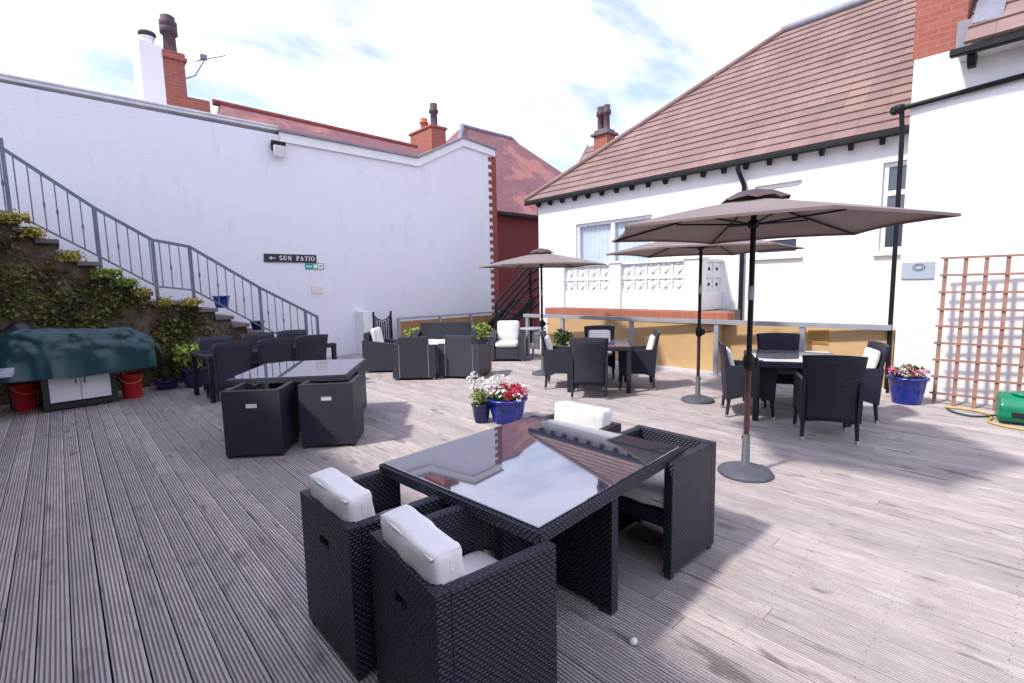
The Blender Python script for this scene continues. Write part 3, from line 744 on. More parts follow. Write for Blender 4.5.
def block_panel(n, w, h, rows):
    """pierced blocks in the local y/z plane"""
    g = MB(); bw = w/n; bhh = h/rows; t0, t1 = .02, .1
    for i in range(n):
        for j in range(rows):
            y, z = i*bw, j*bhh; f = .016
            g.box(t0, t1, y, y+f, z, z+bhh); g.box(t0, t1, y+bw-f, y+bw, z, z+bhh); g.box(t0, t1, y+f, y+bw-f, z, z+f); g.box(t0, t1, y+f, y+bw-f, z+bhh-f, z+bhh)
            c = (y+bw/2, z+bhh/2)
            for k in range(4):
                a = math.pi/4+k*math.pi/2; e = (c[0]+math.cos(a)*bw*.62, c[1]+math.sin(a)*bhh*.62)
                g.bar(((t0+t1)/2, c[0], c[1]), ((t0+t1)/2, e[0], e[1]), .075, .036, (1, 0, 0))
            for k in range(4):
                a = k*math.pi/2; e = (c[0]+math.cos(a)*bw*.5, c[1]+math.sin(a)*bhh*.5)
                g.bar(((t0+t1)/2+.004, c[0], c[1]), ((t0+t1)/2+.004, e[0], e[1]), .07, .022, (1, 0, 0))
            g.tube([((t0+t1)/2+.006, c[0], c[1]), ((t0+t1)/2-.046, c[0], c[1])], .04, 10)
    return g
block_panel(4, 1.32, .6, 2).build('pierced_blocks', M_white, swl, (SX, 6.5, 1.5)); block_panel(5, 1.46, .6, 2).build('pierced_blocks', M_white, swl, (SX, 4.76, 1.5))
o = block_panel(2, .66, .6, 2).build('pierced_blocks', M_white, swl, (SX+.24, 4.56, 1.5)); o.rotation_euler = (0, 0, R(-90))
g = MB(); g.box(SX+.24, HX-.01, 4.46, 4.56, 1.161, 1.5); g.box(SX+.24, HX-.01, 4.45, 4.57, 2.1, 2.145); g.build('lower_wall', M_whitehouse, swl)
g = MB(); g.box(9.062, HX-.005, 4.06, 8.1, .8, 1.15); g.build('terrace_floor', M_stone, swl)

rl = thing('patio_railing', 'grey metal railing along the ochre wall on the right', 'railing')
def rx(y): return 8.32+(8.5-y)*.088
g = MB(); g.bar((rx(8.6), 8.6, .98), (rx(1.52), 1.52, .98), .09, .075); g.build('handrail', M_railgrey, rl)
for yy in (8.5, 7.45, 5.72, 4.02, 2.66):
    g = MB(); g.box(rx(yy)-.03, rx(yy)+.03, yy-.04, yy+.04, -.02, .945); g.box(rx(yy)-.06, rx(yy)+.06, yy-.07, yy+.07, -.001, .012); g.build('post', M_railgrey, rl)
g = MB(); g.bar((rx(8.5)+.14, 8.5, .02), (rx(1.55)+.1, 1.55, .02), .22, .06); tag(g.build('kerb', M_coping), 'pale concrete kerb at the foot of the ochre wall', 'kerb')
fe = thing('patio_fence', 'ochre panel fence with grey rail against the white wall', 'fence')
FY2 = 11.6
g = MB(); g.box(6.55, 10.6, FY2-.04, FY2+.04, .87, .93, .006); g.build('handrail', M_railgrey, fe)
for x in (6.58, 7.9, 9.0, 10.2):
    g = MB(); g.box(x-.035, x+.035, FY2-.03, FY2+.03, -.02, .868); g.build('post', M_railgrey, fe)
for a, b in ((6.62, 7.86), (7.94, 8.96), (9.04, 10.16)):
    g = MB(); g.box(a, b, FY2-.01, FY2+.015, .05, .82); g.build('panel', M_ochrefence, fe)
gt = thing('black_gate', 'black metal gate with curved bars beside the white pier', 'gate', (5.98, 11.85, 0))
g = MB(); g.box(0, .04, -.02, .02, 0, 1.1); g.box(.5, .54, -.02, .02, 0, 1.1); g.box(.04, .5, -.015, .015, .1, .14); g.build('frame', M_black, gt)
for k in range(7):
    x = .08+.064*k; zt = .95-.12*math.sin(math.pi*k/6)
    g = MB(); g.box(x-.015, x+.015, -.012, .012, .14, zt); g.build('bar', M_black, gt)
g = MB(); g.tube([(.04, 0, 1.0), (.14, 0, .9), (.27, 0, .86), (.4, 0, .9), (.5, 0, 1.0)], .014, 6); g.build('top_rail', M_black, gt)
# dark outside stair
ms = thing('metal_staircase', 'dark steel outdoor staircase against the maroon brick wall', 'staircase')
SY = 10.35
for k, dz in enumerate((1.02, .8, .58, .36)):
    g = MB(); g.bar((8.9, SY+.02*k, .2+dz), (10.25, SY+.02*k, 1.25+dz), .05, .055); g.build('handrail' if k == 0 else 'rail', M_black, ms)
for s_ in (0, .8):
    g = MB(); g.bar((8.6, SY+s_, .0), (10.4, SY+s_, 1.28), .05, .22); g.build('stringer', M_black, ms)
for k in range(8):
    g = MB(); g.box(8.75+k*.2, 8.98+k*.2, SY+.03, SY+.77, .14+k*.145, .17+k*.145); g.build('tread', M_black, ms)
for x, z0, z1 in ((8.92, 0, 1.25), (10.28, 0, 2.34), (10.9, 0, 2.3)):
    g = MB(); g.box(x-.03, x+.03, SY-.03, SY+.03, z0, z1); g.build('post', M_black, ms)
g = MB(); g.bar((10.25, SY, 2.28), (10.9, SY, 2.26), .05, .07); g.build('rail', M_black, ms)
for k in range(5):
    g = MB(); g.bar((10.3, SY, 1.0+k*.26), (10.88, SY, 1.26+k*.26), .04, .08); g.build('rail', M_black, ms)

# ================================================================== WICKER FURNITURE
def slot_panel(g, x0, x1, y0, y1, z0, z1, sy0, sy1, sz0, sz1):
    """panel in the y/z plane with a slot"""
    g.box(x0, x1, y0, y1, z0, sz0); g.box(x0, x1, y0, y1, sz1, z1); g.box(x0, x1, y0, sy0, sz0, sz1); g.box(x0, x1, sy1, y1, sz0, sz1)
def cube_chair(label, group, cushions, slot_light):
    """back at -x, seat opens to +x, origin at floor centre"""
    t = thing('cube_chair', label, 'chair', (0, 0, 0), 0, group); D, Wd, H, th = .53, .56, .70, .055
    g = MB(); slot_panel(g, -D/2, -D/2+th, -Wd/2, Wd/2, .03, H, -.055, .055, .52, .565); g.build('backrest', MW, t)
    for s in (-1, 1):
        g = MB(); y0, y1 = (Wd/2-th, Wd/2) if s > 0 else (-Wd/2, -Wd/2+th)
        g.box(-D/2+th+.0005, D/2, y0+.001*s*0, y1, .03, H-.002, .004); g.build('arm', MW, t)
    g = MB(); g.box(-D/2+th, D/2-.02, -Wd/2+th, Wd/2-th, .29, .38); g.build('seat', MW, t)
    for sx in (-1, 1):
        for sy in (-1, 1):
            g = MB(); x, y = sx*(D/2-.03), sy*(Wd/2-.03); g.box(x-.02, x+.02, y-.02, y+.02, 0, .03); g.build('foot', M_strip, t)
    if 'seat' in cushions: g = MB(); g.cushion(-D/2+.06, D/2-.02, -.215, .215, .38, .49, seed=3, puff=.12, box=.6, wr=.009); g.build('seat_cushion', M_cush, t)
    if 'back' in cushions:
        g = MB(); mt = Matrix.Translation((-D/2+.105, 0, .56)) @ Matrix.Rotation(R(-6), 4, 'Y'); g.cushion(-.07, .07, -.222, .222, -.2, .25, mat=mt, seed=8, puff=.06, wr=.007, N=16, box=.42)
        rim = [(.055, -.212, .235), (.055, .212, .235), (-.055, .212, .235), (-.055, -.212, .235), (.055, -.212, .235)]
        g.tube([mt @ Vector(q) for q in rim], .006, 6); g.build('back_cushion', M_cush, t)
    if slot_light: g = MB(); g.box(-D/2+.004, -D/2+.012, -.0545, .0545, .5205, .5645); g.build('slot_light_fill', M_upvc, t)  # added white fill standing in for light seen through the slot
    return t
def cube_table(label, loc, rz, L, Wd):
    t = thing('cube_table', label, 'table', loc, rz, 'low cube set tables')
    g = MB(); g.box(-L/2, L/2, -Wd/2, Wd/2, .665, .726, .006); g.build('tabletop', MW, t)
    g = MB(); g.box(-L/2+.018, L/2-.018, -Wd/2+.018, Wd/2-.018, .7265, .735, .003); g.build('glass', M_tglass, t)
    g = MB(); g.box(-.03, .03, -Wd/2+.06, Wd/2-.06, .03, .664); g.box(-L/2+.35, -.031, -.03, .03, .03, .664); g.box(.031, L/2-.35, -.03, .03, .03, .664); g.build('base', MW, t)
    for s in (-1, 1): g = MB(); g.box(-.032, .032, s*(Wd/2-.1)-.04, s*(Wd/2-.1)+.04, 0, .03); g.build('foot', M_strip, t)
    return t
ft = cube_table('big woven black table with smoked glass top, nearest the viewer', (1.94, 1.935, 0), R(4.3), 1.33, 1.17)
GF = 'cube chairs at the near table'; GL = 'cube chairs at the table on the left'
c1 = cube_chair('nearest black woven cube chair with white cushions', GF, ('seat', 'back'), False); c1.location = (1.10, 1.53, 0); c1.rotation_euler = (0, 0, R(-5))
c2 = copy_of(c1, 'black woven cube chair with white back cushion, left of the nearest one', (1.07, 2.19, 0), R(0))
c3 = cube_chair('black woven cube chair pulled out at the right side of the near table', GF, ('seat',), False); c3.location = (2.70, 1.63, 0); c3.rotation_euler = (0, 0, R(180))
c4 = copy_of(c1, 'cube chair mostly hidden behind the near table, its cushion peeking above', (2.62, 2.28, 0), R(184)); c4['group'] = GF

lt = cube_table('black cube table with glossy top between the four chairs on the left', (2.19, 6.25, 0), R(-36), 1.3, 1.3)
d1 = cube_chair('black cube chair with a white fill for the light in its handle slot, left of its pair', GL, (), True)
ax = Vector((math.cos(R(-36)), math.sin(R(-36)), 0)); ay = Vector((-ax.y, ax.x, 0))
A90 = R(54)
d1.location = (1.50, 5.61, 0); d1.rotation_euler = (0, 0, A90)
d2 = copy_of(d1, 'black cube chair with a white fill for the light in its handle slot, right of its pair', (2.17, 5.37, 0), A90)
d3 = copy_of(d1, 'cube chair tucked behind the left table, only its side edge showing', tuple(Vector((2.19, 6.25, 0))+ax*.31+ay*.58), A90+math.pi)
d4 = copy_of(d1, 'cube chair hidden on the far side of the left table by the long table', tuple(Vector((2.19, 6.25, 0))-ax*.31+ay*.55), A90+math.pi)

def dining_chair(label, group, cushions, arms=True):
    """faces +x, back at -x"""
    t = thing('dining_chair', label, 'chair', (0, 0, 0), 0, group)
    # back panel: bowed, flared, leaning back
    g = MB(); n, m = 10, 8; vs = []
    for side in (0, 1):
        for j in range(m+1):
            v = j/m; z = .2+v*.72; w = .25+.035*v**2; xb = -.26-.10*max(0, v-.35)**1.2*1.3
            for i in range(n+1):
                u = i/n*2-1; x = xb-.03*(1-u*u)+(.035 if side else 0); zz = z+(.015*(1-u*u) if j == m else 0)+(.03*(1-u*u) if j == 0 else 0)
                vs.append((x, u*w, zz))
    K = (n+1)*(m+1); fs = []
    for j in range(m):
        for i in range(n):
            a = j*(n+1)+i; fs.append((a, a+1, a+n+2, a+n+1)); fs.append((K+a+n+1, K+a+n+2, K+a+1, K+a))
    for i in range(n): fs += [(i+1, i, K+i, K+i+1), (m*(n+1)+i, m*(n+1)+i+1, K+m*(n+1)+i+1, K+m*(n+1)+i)]
    for j in range(m): a = j*(n+1); fs += [(a, a+n+1, K+a+n+1, K+a), (a+n+n+1, a+n, K+a+n, K+a+n+n+1)]
    g.add(vs, fs, True); g.build('backrest', MW, t)
    g = MB(); g.box(-.25, .26, -.235, .235, .36, .43, .01); g.prism([(-.235, .359), (-.235, .24), (-.1, .285), (.1, .285), (.235, .24), (.235, .359)], 'x', .23, .255); g.build('seat', MW, t)
    for s in (-1, 1):
        y0, y1 = (.236, .275) if s > 0 else (-.275, -.236)
        if arms: poly = [(-.27, .22), (-.1, .27), (.1, .27), (.27, .22), (.285, .62), (.27, .645), (-.3, .66)]
        else: poly = [(-.27, .22), (-.1, .27), (.1, .27), (.27, .22), (.27, .43), (-.28, .43)]
        g = MB(); g.prism(poly, 'y', y0, y1); g.build('arm' if arms else 'side_panel', MW, t)
    for sx in (-1, 1):
        for sy in (-1, 1):
            g = MB(); g.tube([(sx*.235, sy*.24, .3), (sx*.265, sy*.25, .0)], [.026, .017], 8); lg = g.build('leg', MW, t)
            g = MB(); g.tube([(sx*.2625, sy*.249, .035), (sx*.267, sy*.2505, 0)], [.021, .02], 8); g.build('foot_cap', M_alu, lg)
    if 'seat' in cushions: g = MB(); g.cushion(-.23, .25, -.225, .225, .43, .5, seed=1, puff=.3, N=8); g.build('seat_cushion', M_cush, t)
    if 'back' in cushions: g = MB(); mt = Matrix.Translation((-.225, 0, .66)) @ Matrix.Rotation(R(-12), 4, 'Y'); g.cushion(-.05, .05, -.2, .2, -.19, .2, mat=mt, seed=5, puff=.4, N=8); g.build('back_cushion', M_cush, t)
    return t
def dining_table(label, loc, rz, L, Wd, top):
    t = thing('dining_table', label, 'table', loc, rz, 'dining tables on the deck')
    g = MB(); g.box(-L/2, L/2, -Wd/2, Wd/2, .66, .73, .006); g.build('tabletop', MW, t)
    g = MB(); g.box(-L/2+.03, L/2-.03, -Wd/2+.03, Wd/2-.03, .7305, .74, .003); g.build('glass', top, t)
    for sx in (-1, 1):
        for sy in (-1, 1):
            g = MB(); x, y = sx*(L/2-.04), sy*(Wd/2-.04); g.box(x-.035, x+.035, y-.035, y+.035, 0, .659, .005); g.build('leg', MW, t)
    return t
M_reflectglass = table_glass('reflection_tint_glass', (.3, .31, .34))  # pale tint stands in for the bright wall's reflection
def place(o, x, y, deg): o.location = (x, y, 0); o.rotation_euler = (0, 0, R(deg)); return o
# far set (under the middle umbrella)
FT = (6.52, 4.98); fr = -53
dining_table('square dark dining table with a top tinted pale as a reflection in the middle, beside the ochre wall', (*FT, 0), R(fr), 1.0, 1.0, M_reflectglass)
def off(c, deg, d, side=0): a = R(deg); return (c[0]+math.cos(a)*d-math.sin(a)*side, c[1]+math.sin(a)*d+math.cos(a)*side)
GM = 'dining chairs at the middle table'; GR = 'dining chairs at the right table'
f1 = dining_chair('dark wicker armchair with its back to us at the middle dining table', GM, ())
x, y = off(FT, 217, .7, -.14); place(f1, x, y, 37)
f2 = dining_chair('wicker armchair with white back cushion at the left side of the middle table', GM, ('back', 'seat'))
x, y = off(FT, 127, .6, .05); place(f2, x, y, 127+180)
f3 = copy_of(f2, 'wicker armchair with white back cushion at the right side of the middle table', (0, 0, 0), 0); x, y = off(FT, -53, .6); place(f3, x, y, 127)
f4 = copy_of(f2, 'wicker armchair on the far side of the middle table, facing us by the wall', (0, 0, 0), 0); x, y = off(FT, 37, .75); place(f4, x, y, 217)
# right set
RT = (6.85, 2.15); rr = -30
dining_table('square dark dining table with a glass top tinted pale as a reflection on the right by the wall', (*RT, 0), R(28), 1.12, 1.05, M_reflectglass)
r1 = copy_of(f1, 'dark wicker armchair with broad back to us at the right dining table', (0, 0, 0), 0); r1['group'] = GR; place(r1, 6.07, 1.57, 25)
r2 = copy_of(f2, 'wicker armchair with white cushion behind the nearest umbrella pole', (0, 0, 0), 0); r2['group'] = GR; place(r2, 6.42, 2.54, -60)
r3 = copy_of(f2, 'wicker armchair seen side on, nearest to the blue flower pot', (0, 0, 0), 0); r3['group'] = GR; place(r3, 7.06, 1.62, 119)
r4 = copy_of(f1, 'wicker armchair on the far side of the right table against the ochre wall', (0, 0, 0), 0); r4['group'] = GR; place(r4, 7.45, 2.5, 208)
# long table
LT = (2.59, 9.12); la = 4
dining_table('long dark dining table in front of the stairs', (*LT, 0), R(la), 2.08, .96, M_tglass)
GT = 'armless chairs at the long table'
l0 = dining_chair('dark armless chair on the near side of the long table, at its left end', GT, (), False)
place(l0, 1.89, 8.73, la+90)
for x, y, d, lab in ((2.53, 8.78, 90, 'dark armless chair on the near side of the long table, in the middle'), (3.13, 8.83, 90, 'dark armless chair on the near side of the long table, at its right end'), (1.99, 9.46, -90, 'dark armless chair across the long table, beside the lime potted shrub'), (2.68, 9.52, -90, 'dark armless chair across the long table, in the middle of its far side'), (3.3, 9.58, -90, 'dark armless chair across the long table, nearest the bottom of the stairs')):
    place(copy_of(l0, lab, (0, 0, 0), 0), x, y, la+d)

# lounge set
def lounge_chair(label, group, w=.8, d=.76, cushions=(), mat=MWG, name='lounge_armchair', cat='armchair', hb=.8):
    t = thing(name, label, cat, (0, 0, 0), 0, group); th = .13
    g = MB(); g.box(-d/2, -d/2+.12, -w/2+th+.002, w/2-th-.002, .04, hb, .008); g.build('backrest', mat, t)
    for s in (-1, 1):
        g = MB(); y0, y1 = (w/2-th, w/2) if s > 0 else (-w/2, -w/2+th); g.prism([(-d/2, .04), (d/2, .04), (d/2, .56), (-d/2, .66)], 'y', y0, y1); g.build('arm', mat, t)
    g = MB(); g.box(-d/2+.121, d/2-.02, -w/2+th+.002, w/2-th-.002, .05, .3, .005); g.build('seat', mat, t)
    for s in (-1, 1): g = MB(); g.box(-d/2-.004, -d/2+.004, s*(w/2-th)-.006, s*(w/2-th)+.006, .05, .66); g.build('piping', M_alu, t)
    for sx in (-1, 1):
        for sy in (-1, 1): g = MB(); g.box(sx*(d/2-.04)-.02, sx*(d/2-.04)+.02, sy*(w/2-.04)-.02, sy*(w/2-.04)+.02, 0, .04); g.build('foot', M_alu, t)
    if 'seat' in cushions: g = MB(); g.cushion(-d/2+.12, d/2, -w/2+th, w/2-th, .3, .45, seed=2, puff=.2, N=8); g.build('seat_cushion', M_cush, t)
    if 'back' in cushions: g = MB(); mt = Matrix.Translation((-d/2+.22, 0, .65)) @ Matrix.Rotation(R(-10), 4, 'Y'); g.cushion(-.07, .07, -w/2+th+.01, w/2-th-.01, -.22, .24, mat=mt, seed=4, puff=.25, N=8); g.build('back_cushion', M_cush, t)
    return t
GLN = 'woven lounge chairs'
a1 = lounge_chair('dark lounge armchair with its back to us, left of the pair', GLN, mat=MW)
place(a1, 4.98, 8.1, 46)
a2 = copy_of(a1, 'grey lounge armchair with its back to us, right of the pair', (0, 0, 0), 0); place(a2, 5.68, 7.52, 33)
for ch_ in a2.children:
    if ch_.name.split('.')[0] in ('backrest', 'arm', 'seat'):
        ch_.data = ch_.data.copy(); ch_.data.materials[0] = MWG
a3 = lounge_chair('lounge armchair with thick white cushions in front of the dark stairs', GLN, cushions=('seat', 'back')); place(a3, 7.62, 8.45, 222)
a4 = lounge_chair('dark lounge armchair seen side on by the white wall, a white cushion on it', GLN, cushions=('seat', 'back'), mat=MW); place(a4, 4.98, 9.35, -42)
sf = lounge_chair('dark woven two seat sofa in front of the ochre fence', None, w=1.5, cushions=('seat',), mat=MW, name='lounge_sofa', cat='sofa', hb=.85); place(sf, 6.75, 9.75, 228)
bt = thing('bistro_table', 'small grey round table beside the cushioned lounge armchair', 'table', (7.95, 7.95, 0))
g = MB(); g.lathe([(.0, .7), (.29, .7), (.3, .71), (.3, .735), (.0, .74)], n=28); g.build('tabletop', M_railgrey, bt)
g = MB(); g.lathe([(.18, 0), (.17, .015), (.03, .03), (.025, .7)], n=16); g.build('pedestal', M_railgrey, bt)

# ================================================================== UMBRELLAS
def umbrella(label, loc, rz, Rr=1.28, ze=2.13, zt=2.41):
    t = thing('patio_umbrella', label, 'umbrella', loc, R(rz), 'taupe patio umbrellas')
    g = MB(); n, m = 10, 12; rin = .0
    def surf(k, u, s):
        a0, a1 = R(60*k), R(60*(k+1)); c0 = Vector((math.cos(a0), math.sin(a0), 0)); c1 = Vector((math.cos(a1), math.sin(a1), 0))
        p = (c0*(1-u)+c1*u)*Rr*s; bow = 4*u*(1-u)
        p *= 1-.045*bow*s*s
        z = zt-.03-(zt-.03-ze)*(s**1.18)+.028*bow*math.sin(math.pi*min(1, s*.75))*.0-.035*bow*s*(1-s)+.012*bow*s*s
        return Vector((p.x, p.y, z))
    for k in range(6):
        vs = [surf(k, i/n, .06+.94*j/m) for j in range(m+1) for i in range(n+1)]
        fs = [(j*(n+1)+i, j*(n+1)+i+1, (j+1)*(n+1)+i+1, (j+1)*(n+1)+i) for j in range(m) for i in range(n)]
        # thin cloth with its own thickness and hem
        low = [v-Vector((0, 0, .003)) for v in vs]; hem = [v-Vector((0, 0, .02)) for v in vs[m*(n+1):]]
        g.add(vs, fs, True)
        e = m*(n+1); g.add(vs[e:]+hem, [(i, i+1, n+2+i, n+1+i) for i in range(n)], True)
    cn_ = g.build('canopy', M_canopy, t)
    g = MB(); vs = []; q = 6
    for k in range(24):
        a = R(15*k); rr_ = .27*(1-.1*(1-abs((k % 4)-2)/2)); vs += [(math.cos(a)*.05, math.sin(a)*.05, zt+.045), (math.cos(a)*rr_*.6, math.sin(a)*rr_*.6, zt+.022), (math.cos(a)*rr_, math.sin(a)*rr_, zt-.04+.012*math.sin(k*2.1))]
    g.add(vs, [f for k in range(24) for f in ((3*k, 3*((k+1) % 24), 3*((k+1) % 24)+1, 3*k+1), (3*k+1, 3*((k+1) % 24)+1, 3*((k+1) % 24)+2, 3*k+2))], True)
    g.build('vent_cap', M_pole, cn_)
    g = MB(); g.lathe([(.03, 0), (.03, .015), (0, .02)], (0, 0, zt+.035), 10); g.build('finial', M_black, t)
    hub = .32
    g = MB(); g.lathe([(.03, ze+.01), (.045, ze+.02), (.045, ze+.07), (.03, ze+.08)], n=12); g.build('runner', M_black, t)
    for k in range(6):
        a = R(60*k); c = Vector((math.cos(a), math.sin(a), 0))
        g = MB(); g.tube([c*.05+Vector((0, 0, zt-.05)), c*Rr*.5+Vector((0, 0, zt-.05-(zt-.03-ze)*.47)), c*Rr*.985+Vector((0, 0, ze-.012))], .009, 6); rb = g.build('rib', M_black, t)
        g = MB(); g.tube([c*.045+Vector((0, 0, ze+.045)), c*Rr*.5+Vector((0, 0, zt-.065-(zt-.03-ze)*.47))], .008, 6); g.build('strut', M_black, rb)
    g = MB(); g.tube([(0, 0, 1.0), (0, 0, zt+.02)], .0225, 14); g.build('pole', M_black, t)
    g = MB(); g.tube([(0, 0, .36), (0, 0, 1.0)], .0235, 14); g.build('lower_pole', M_pole, t)
    g = MB(); g.lathe([(.025, 1.54), (.026, 1.54), (.026, 1.66), (.025, 1.66)], n=14); g.build('tilt_collar', M_signgrey, t)
    g = MB(); g.lathe([(.024, .93), (.045, .95), (.05, 1.0), (.045, 1.05), (.024, 1.08)], n=12); g.box(-.03, .03, -.075, -.02, .96, 1.04, .01); hs = g.build('crank_housing', M_black, t)
    g = MB(); g.tube([(0, -.07, 1.0), (0, -.1, 1.0), (.07, -.1, 1.0), (.07, -.14, 1.0)], .008, 6); g.build('crank_handle', M_black, hs)
    g = MB(); g.lathe([(.225, 0), (.23, .015), (.215, .035), (.13, .065), (.06, .085), (.035, .1), (.031, .36), (.0, .36)], n=32); g.build('base', M_base, t)
    g = MB(); g.tube([(.03, 0, .31), (.065, 0, .31)], .01, 8); g.lathe([(.018, -.012), (.018, .012)], (.07, 0, .31), 8); g.build('screw_knob', M_black, t)
    return t
u1 = umbrella('taupe patio umbrella nearest the viewer, on a round grey base', (4.36, 1.72, 0), 40, 1.3)
u2 = copy_of(u1, 'taupe patio umbrella in the middle, partly behind the nearest one', (6.65, 3.32, 0), R(5))
u3 = copy_of(u1, 'taupe patio umbrella farthest away, near the dark outdoor stairs', (6.75, 6.5, 0), R(10)); u3.scale = (.93, .93, .97)

# ================================================================== BARBECUE CORNER
bq = thing('barbecue', 'black framed barbecue cart with two white doors by the stair wall', 'barbecue', (.14, 9.82, 0), R(7))
g = MB(); g.box(-.43, .43, -.005, .5, .02, .1, .005); g.box(-.43, -.36, -.004, .5, .1, .62); g.box(.36, .43, -.004, .5, .1, .62); g.box(-.36, .36, .06, .5, .1, .62); g.build('cabinet', M_blackplastic, bq)
for s in (-1, 1):
    g = MB(); x0, x1 = (.003, .355) if s > 0 else (-.355, -.003); g.box(x0, x1, .0, .055, .12, .6, .006); dr = g.build('door', M_white, bq)
    g = MB(); xx = s*.05; g.tube([(xx, .0, .38), (xx, -.03, .38), (xx, -.03, .54), (xx, .0, .54)], .009, 6); g.build('handle', M_lead, dr)
g = MB(); g.box(-.7, .75, .02, .55, .62, .98, .02); g.build('firebox', M_black, bq)
g = MB(); N, K = 60, 44; vs = []
for i in range(N+1):
    u = i/N; x = -.92+u*1.86
    for k in range(K+1):
        a = math.pi*k/K; ce = 1-abs(2*u-1)**7; prof = .26+.0*u
        e = .34; cy = math.copysign(abs(math.cos(a))**e, math.cos(a)); sz = abs(math.sin(a))**.4
        top = 1.2+.035*math.sin(u*7)-.16*max(0, u-.82)/.18-.1*max(0, .12-u)/.12
        hem = .5+.015*math.sin(u*9+1)+.12*max(0, u-.75)
        y = .3-cy*(.33+.03*math.sin(u*21+2*sz)*(1-sz)); z = hem+(top-hem)*sz*(.86+.14*ce)
        nz = (abs(noise.noise(Vector((x*2.2, y*4, z*5))))-.25)*.07+(abs(noise.noise(Vector((x*6+z*5, y*8, z*10))))-.2)*.035
        yy = .3+(y-.3)*(.62+.38*ce)
        vs.append((x, yy-nz*(1 if k < K/2 else -1), z+nz*.7))
g.add(vs, [(i*(K+1)+k, i*(K+1)+k+1, (i+1)*(K+1)+k+1, (i+1)*(K+1)+k) for i in range(N) for k in range(K)], True)
for e in (0, N): g.add([vs[e*(K+1)+k] for k in range(K+1)], [tuple(range(K+1))])
tag(g.build('barbecue_cover', M_teal, None, (.16, 9.62, 0), R(4)), 'creased dark teal cover draped over the barbecue', 'cover')
bx = thing('grill_hood', 'black lidded box behind the teal cover, next to the stair wall', 'grill', (-.46, 10.45, 0))
g = MB(); g.box(-.2, .2, -.15, .2, .02, 1.1, .02); g.build('body', M_blackplastic, bx)
g = MB(); g.lathe([(.0, 0), (.19, 0), (.18, .09), (.1, .19), (0, .22)], (0, .02, 1.1), 18); g.build('lid', M_blackplastic, bx)
def bucket(label, loc):
    t = thing('red_bucket', label, 'bucket', loc, 0, 'red buckets')
    g = MB(); g.lathe([(.125, 0), (.13, .01), (.15, .37), (.16, .375), (.16, .4), (.145, .4), (.12, .03), (0, .03)], n=24); g.build('body', M_red, t)
    P = [(.15*math.cos(a), .02-.152*abs(math.sin(a))*.5-.1, .37-.12*math.sin(a)) for a in [math.pi*k/10 for k in range(11)]]
    g = MB(); g.tube(P, .005, 6); g.build('handle', M_hosey, t); return t
b1 = bucket('red bucket with wire handle at the right end of the barbecue', (.77, 10.12, 0)); b2 = copy_of(b1, 'red bucket half hidden at the left under the barbecue cover', (-.5, 10.3, 0), R(20))
sh = thing('side_table', 'pale metal perforated shelf at the left photo edge', 'table', (-.6, 8.0, 0))
g = MB(); g.box(-.6, .15, -.22, .22, .8, .86, .006); g.build('shelf', M_signgrey, sh)
g = MB()
for i in range(8):
    for j in range(3): g.lathe([(.0, .8605), (.016, .861), (.0, .862)], (-.5+.08*i, -.12+.12*j, 0), 8)
g.build('perforations', M_black, sh)
for x in (-.55, -.3):
    for y in (-.18, .18): g = MB(); g.box(x-.02, x+.02, y-.02, y+.02, 0, .8); g.build('leg', M_black, sh)

def bush(t, r, h, n, size, mat, zc, name='foliage', thin=1):
    P = []
    for _ in range(n):
        v = Vector((random.gauss(0, 1), random.gauss(0, 1), random.gauss(0, 1))); v = v.normalized()*(random.random()**.4)
        k = 1+.35*noise.noise(v*2.2+Vector((zc, r, n*.01))); P.append((v.x*r*k, v.y*r*k, zc+v.z*h*k))
    g = MB(); g.leaves(P, size); return g.build(name, mat, t)
t = pot('potted_shrub', 'lime leaved shrub in a dark blue pot by the stair wall', 'plant', (1.68, 10.35, 0), .19, .34, M_potdark); bush(t, .3, .24, 420, .085, M_leaflime, .58)
g = MB()
for k in range(8): a = k*.8; g.tube([(0, 0, .3), (.08*math.cos(a), .08*math.sin(a), .45), (.2*math.cos(a), .2*math.sin(a), .65)], .006, 5)
g.build('stem', M_leafdark, t)
t = pot('potted_shrub', 'dark green spiky plant in a low navy pot left of the lime shrub', 'plant', (1.3, 10.55, 0), .2, .16, M_potdark)
g = MB()
for _ in range(90):
    a = random.uniform(0, 6.28); l = random.uniform(.35, .75); d = Vector((math.cos(a), math.sin(a), 0)); s_ = random.uniform(.1, .35); w = Vector((-d.y, d.x, 0))*.011
    p0 = d*.05+Vector((0, 0, .15)); p1 = d*s_*.5+Vector((0, 0, .15+l*.7)); p2 = d*s_+Vector((0, 0, .15+l))
    g.add([p0-w, p0+w, p1+w, p1-w, p2], [(0, 1, 2, 3), (3, 2, 4)])
g.build('foliage', M_leafdark, t)
t = pot('potted_shrub', 'bright green bush in a blue pot between the long table and stairs', 'plant', (2.75, 10.55, 0), .18, .3, M_pot); bush(t, .27, .22, 380, .075, M_leaf, .55)
for lab, x, y, r, m in (('yellow green bushy plant in a navy pot at the left of the sofa', 6.45, 10.6, .3, M_leaflime), ('yellow green plant behind the right end of the sofa', 8.3, 10.3, .33, M_leaflime), ('slim green plant in front of the ochre fence behind the sofa', 7.9, 10.9, .17, M_leaf), ('round green plant in a pot beside the railing near the far umbrella', 8.0, 7.1, .24, M_leaf)):
    t = pot('potted_shrub', lab, 'plant', (x, y, 0), .17, .3, M_potdark); bush(t, r, .24, 360, .07, m, .52)
t = pot('flower_pot', 'dark pot of red flowers behind the cushioned lounge armchair', 'plant', (8.08, 8.55, 0), .15, .34, M_potdark)
bush(t, .2, .12, 120, .06, M_leaf, .42)
bush(t, .18, .1, 80, .06, M_petalr, .5, 'blossoms')

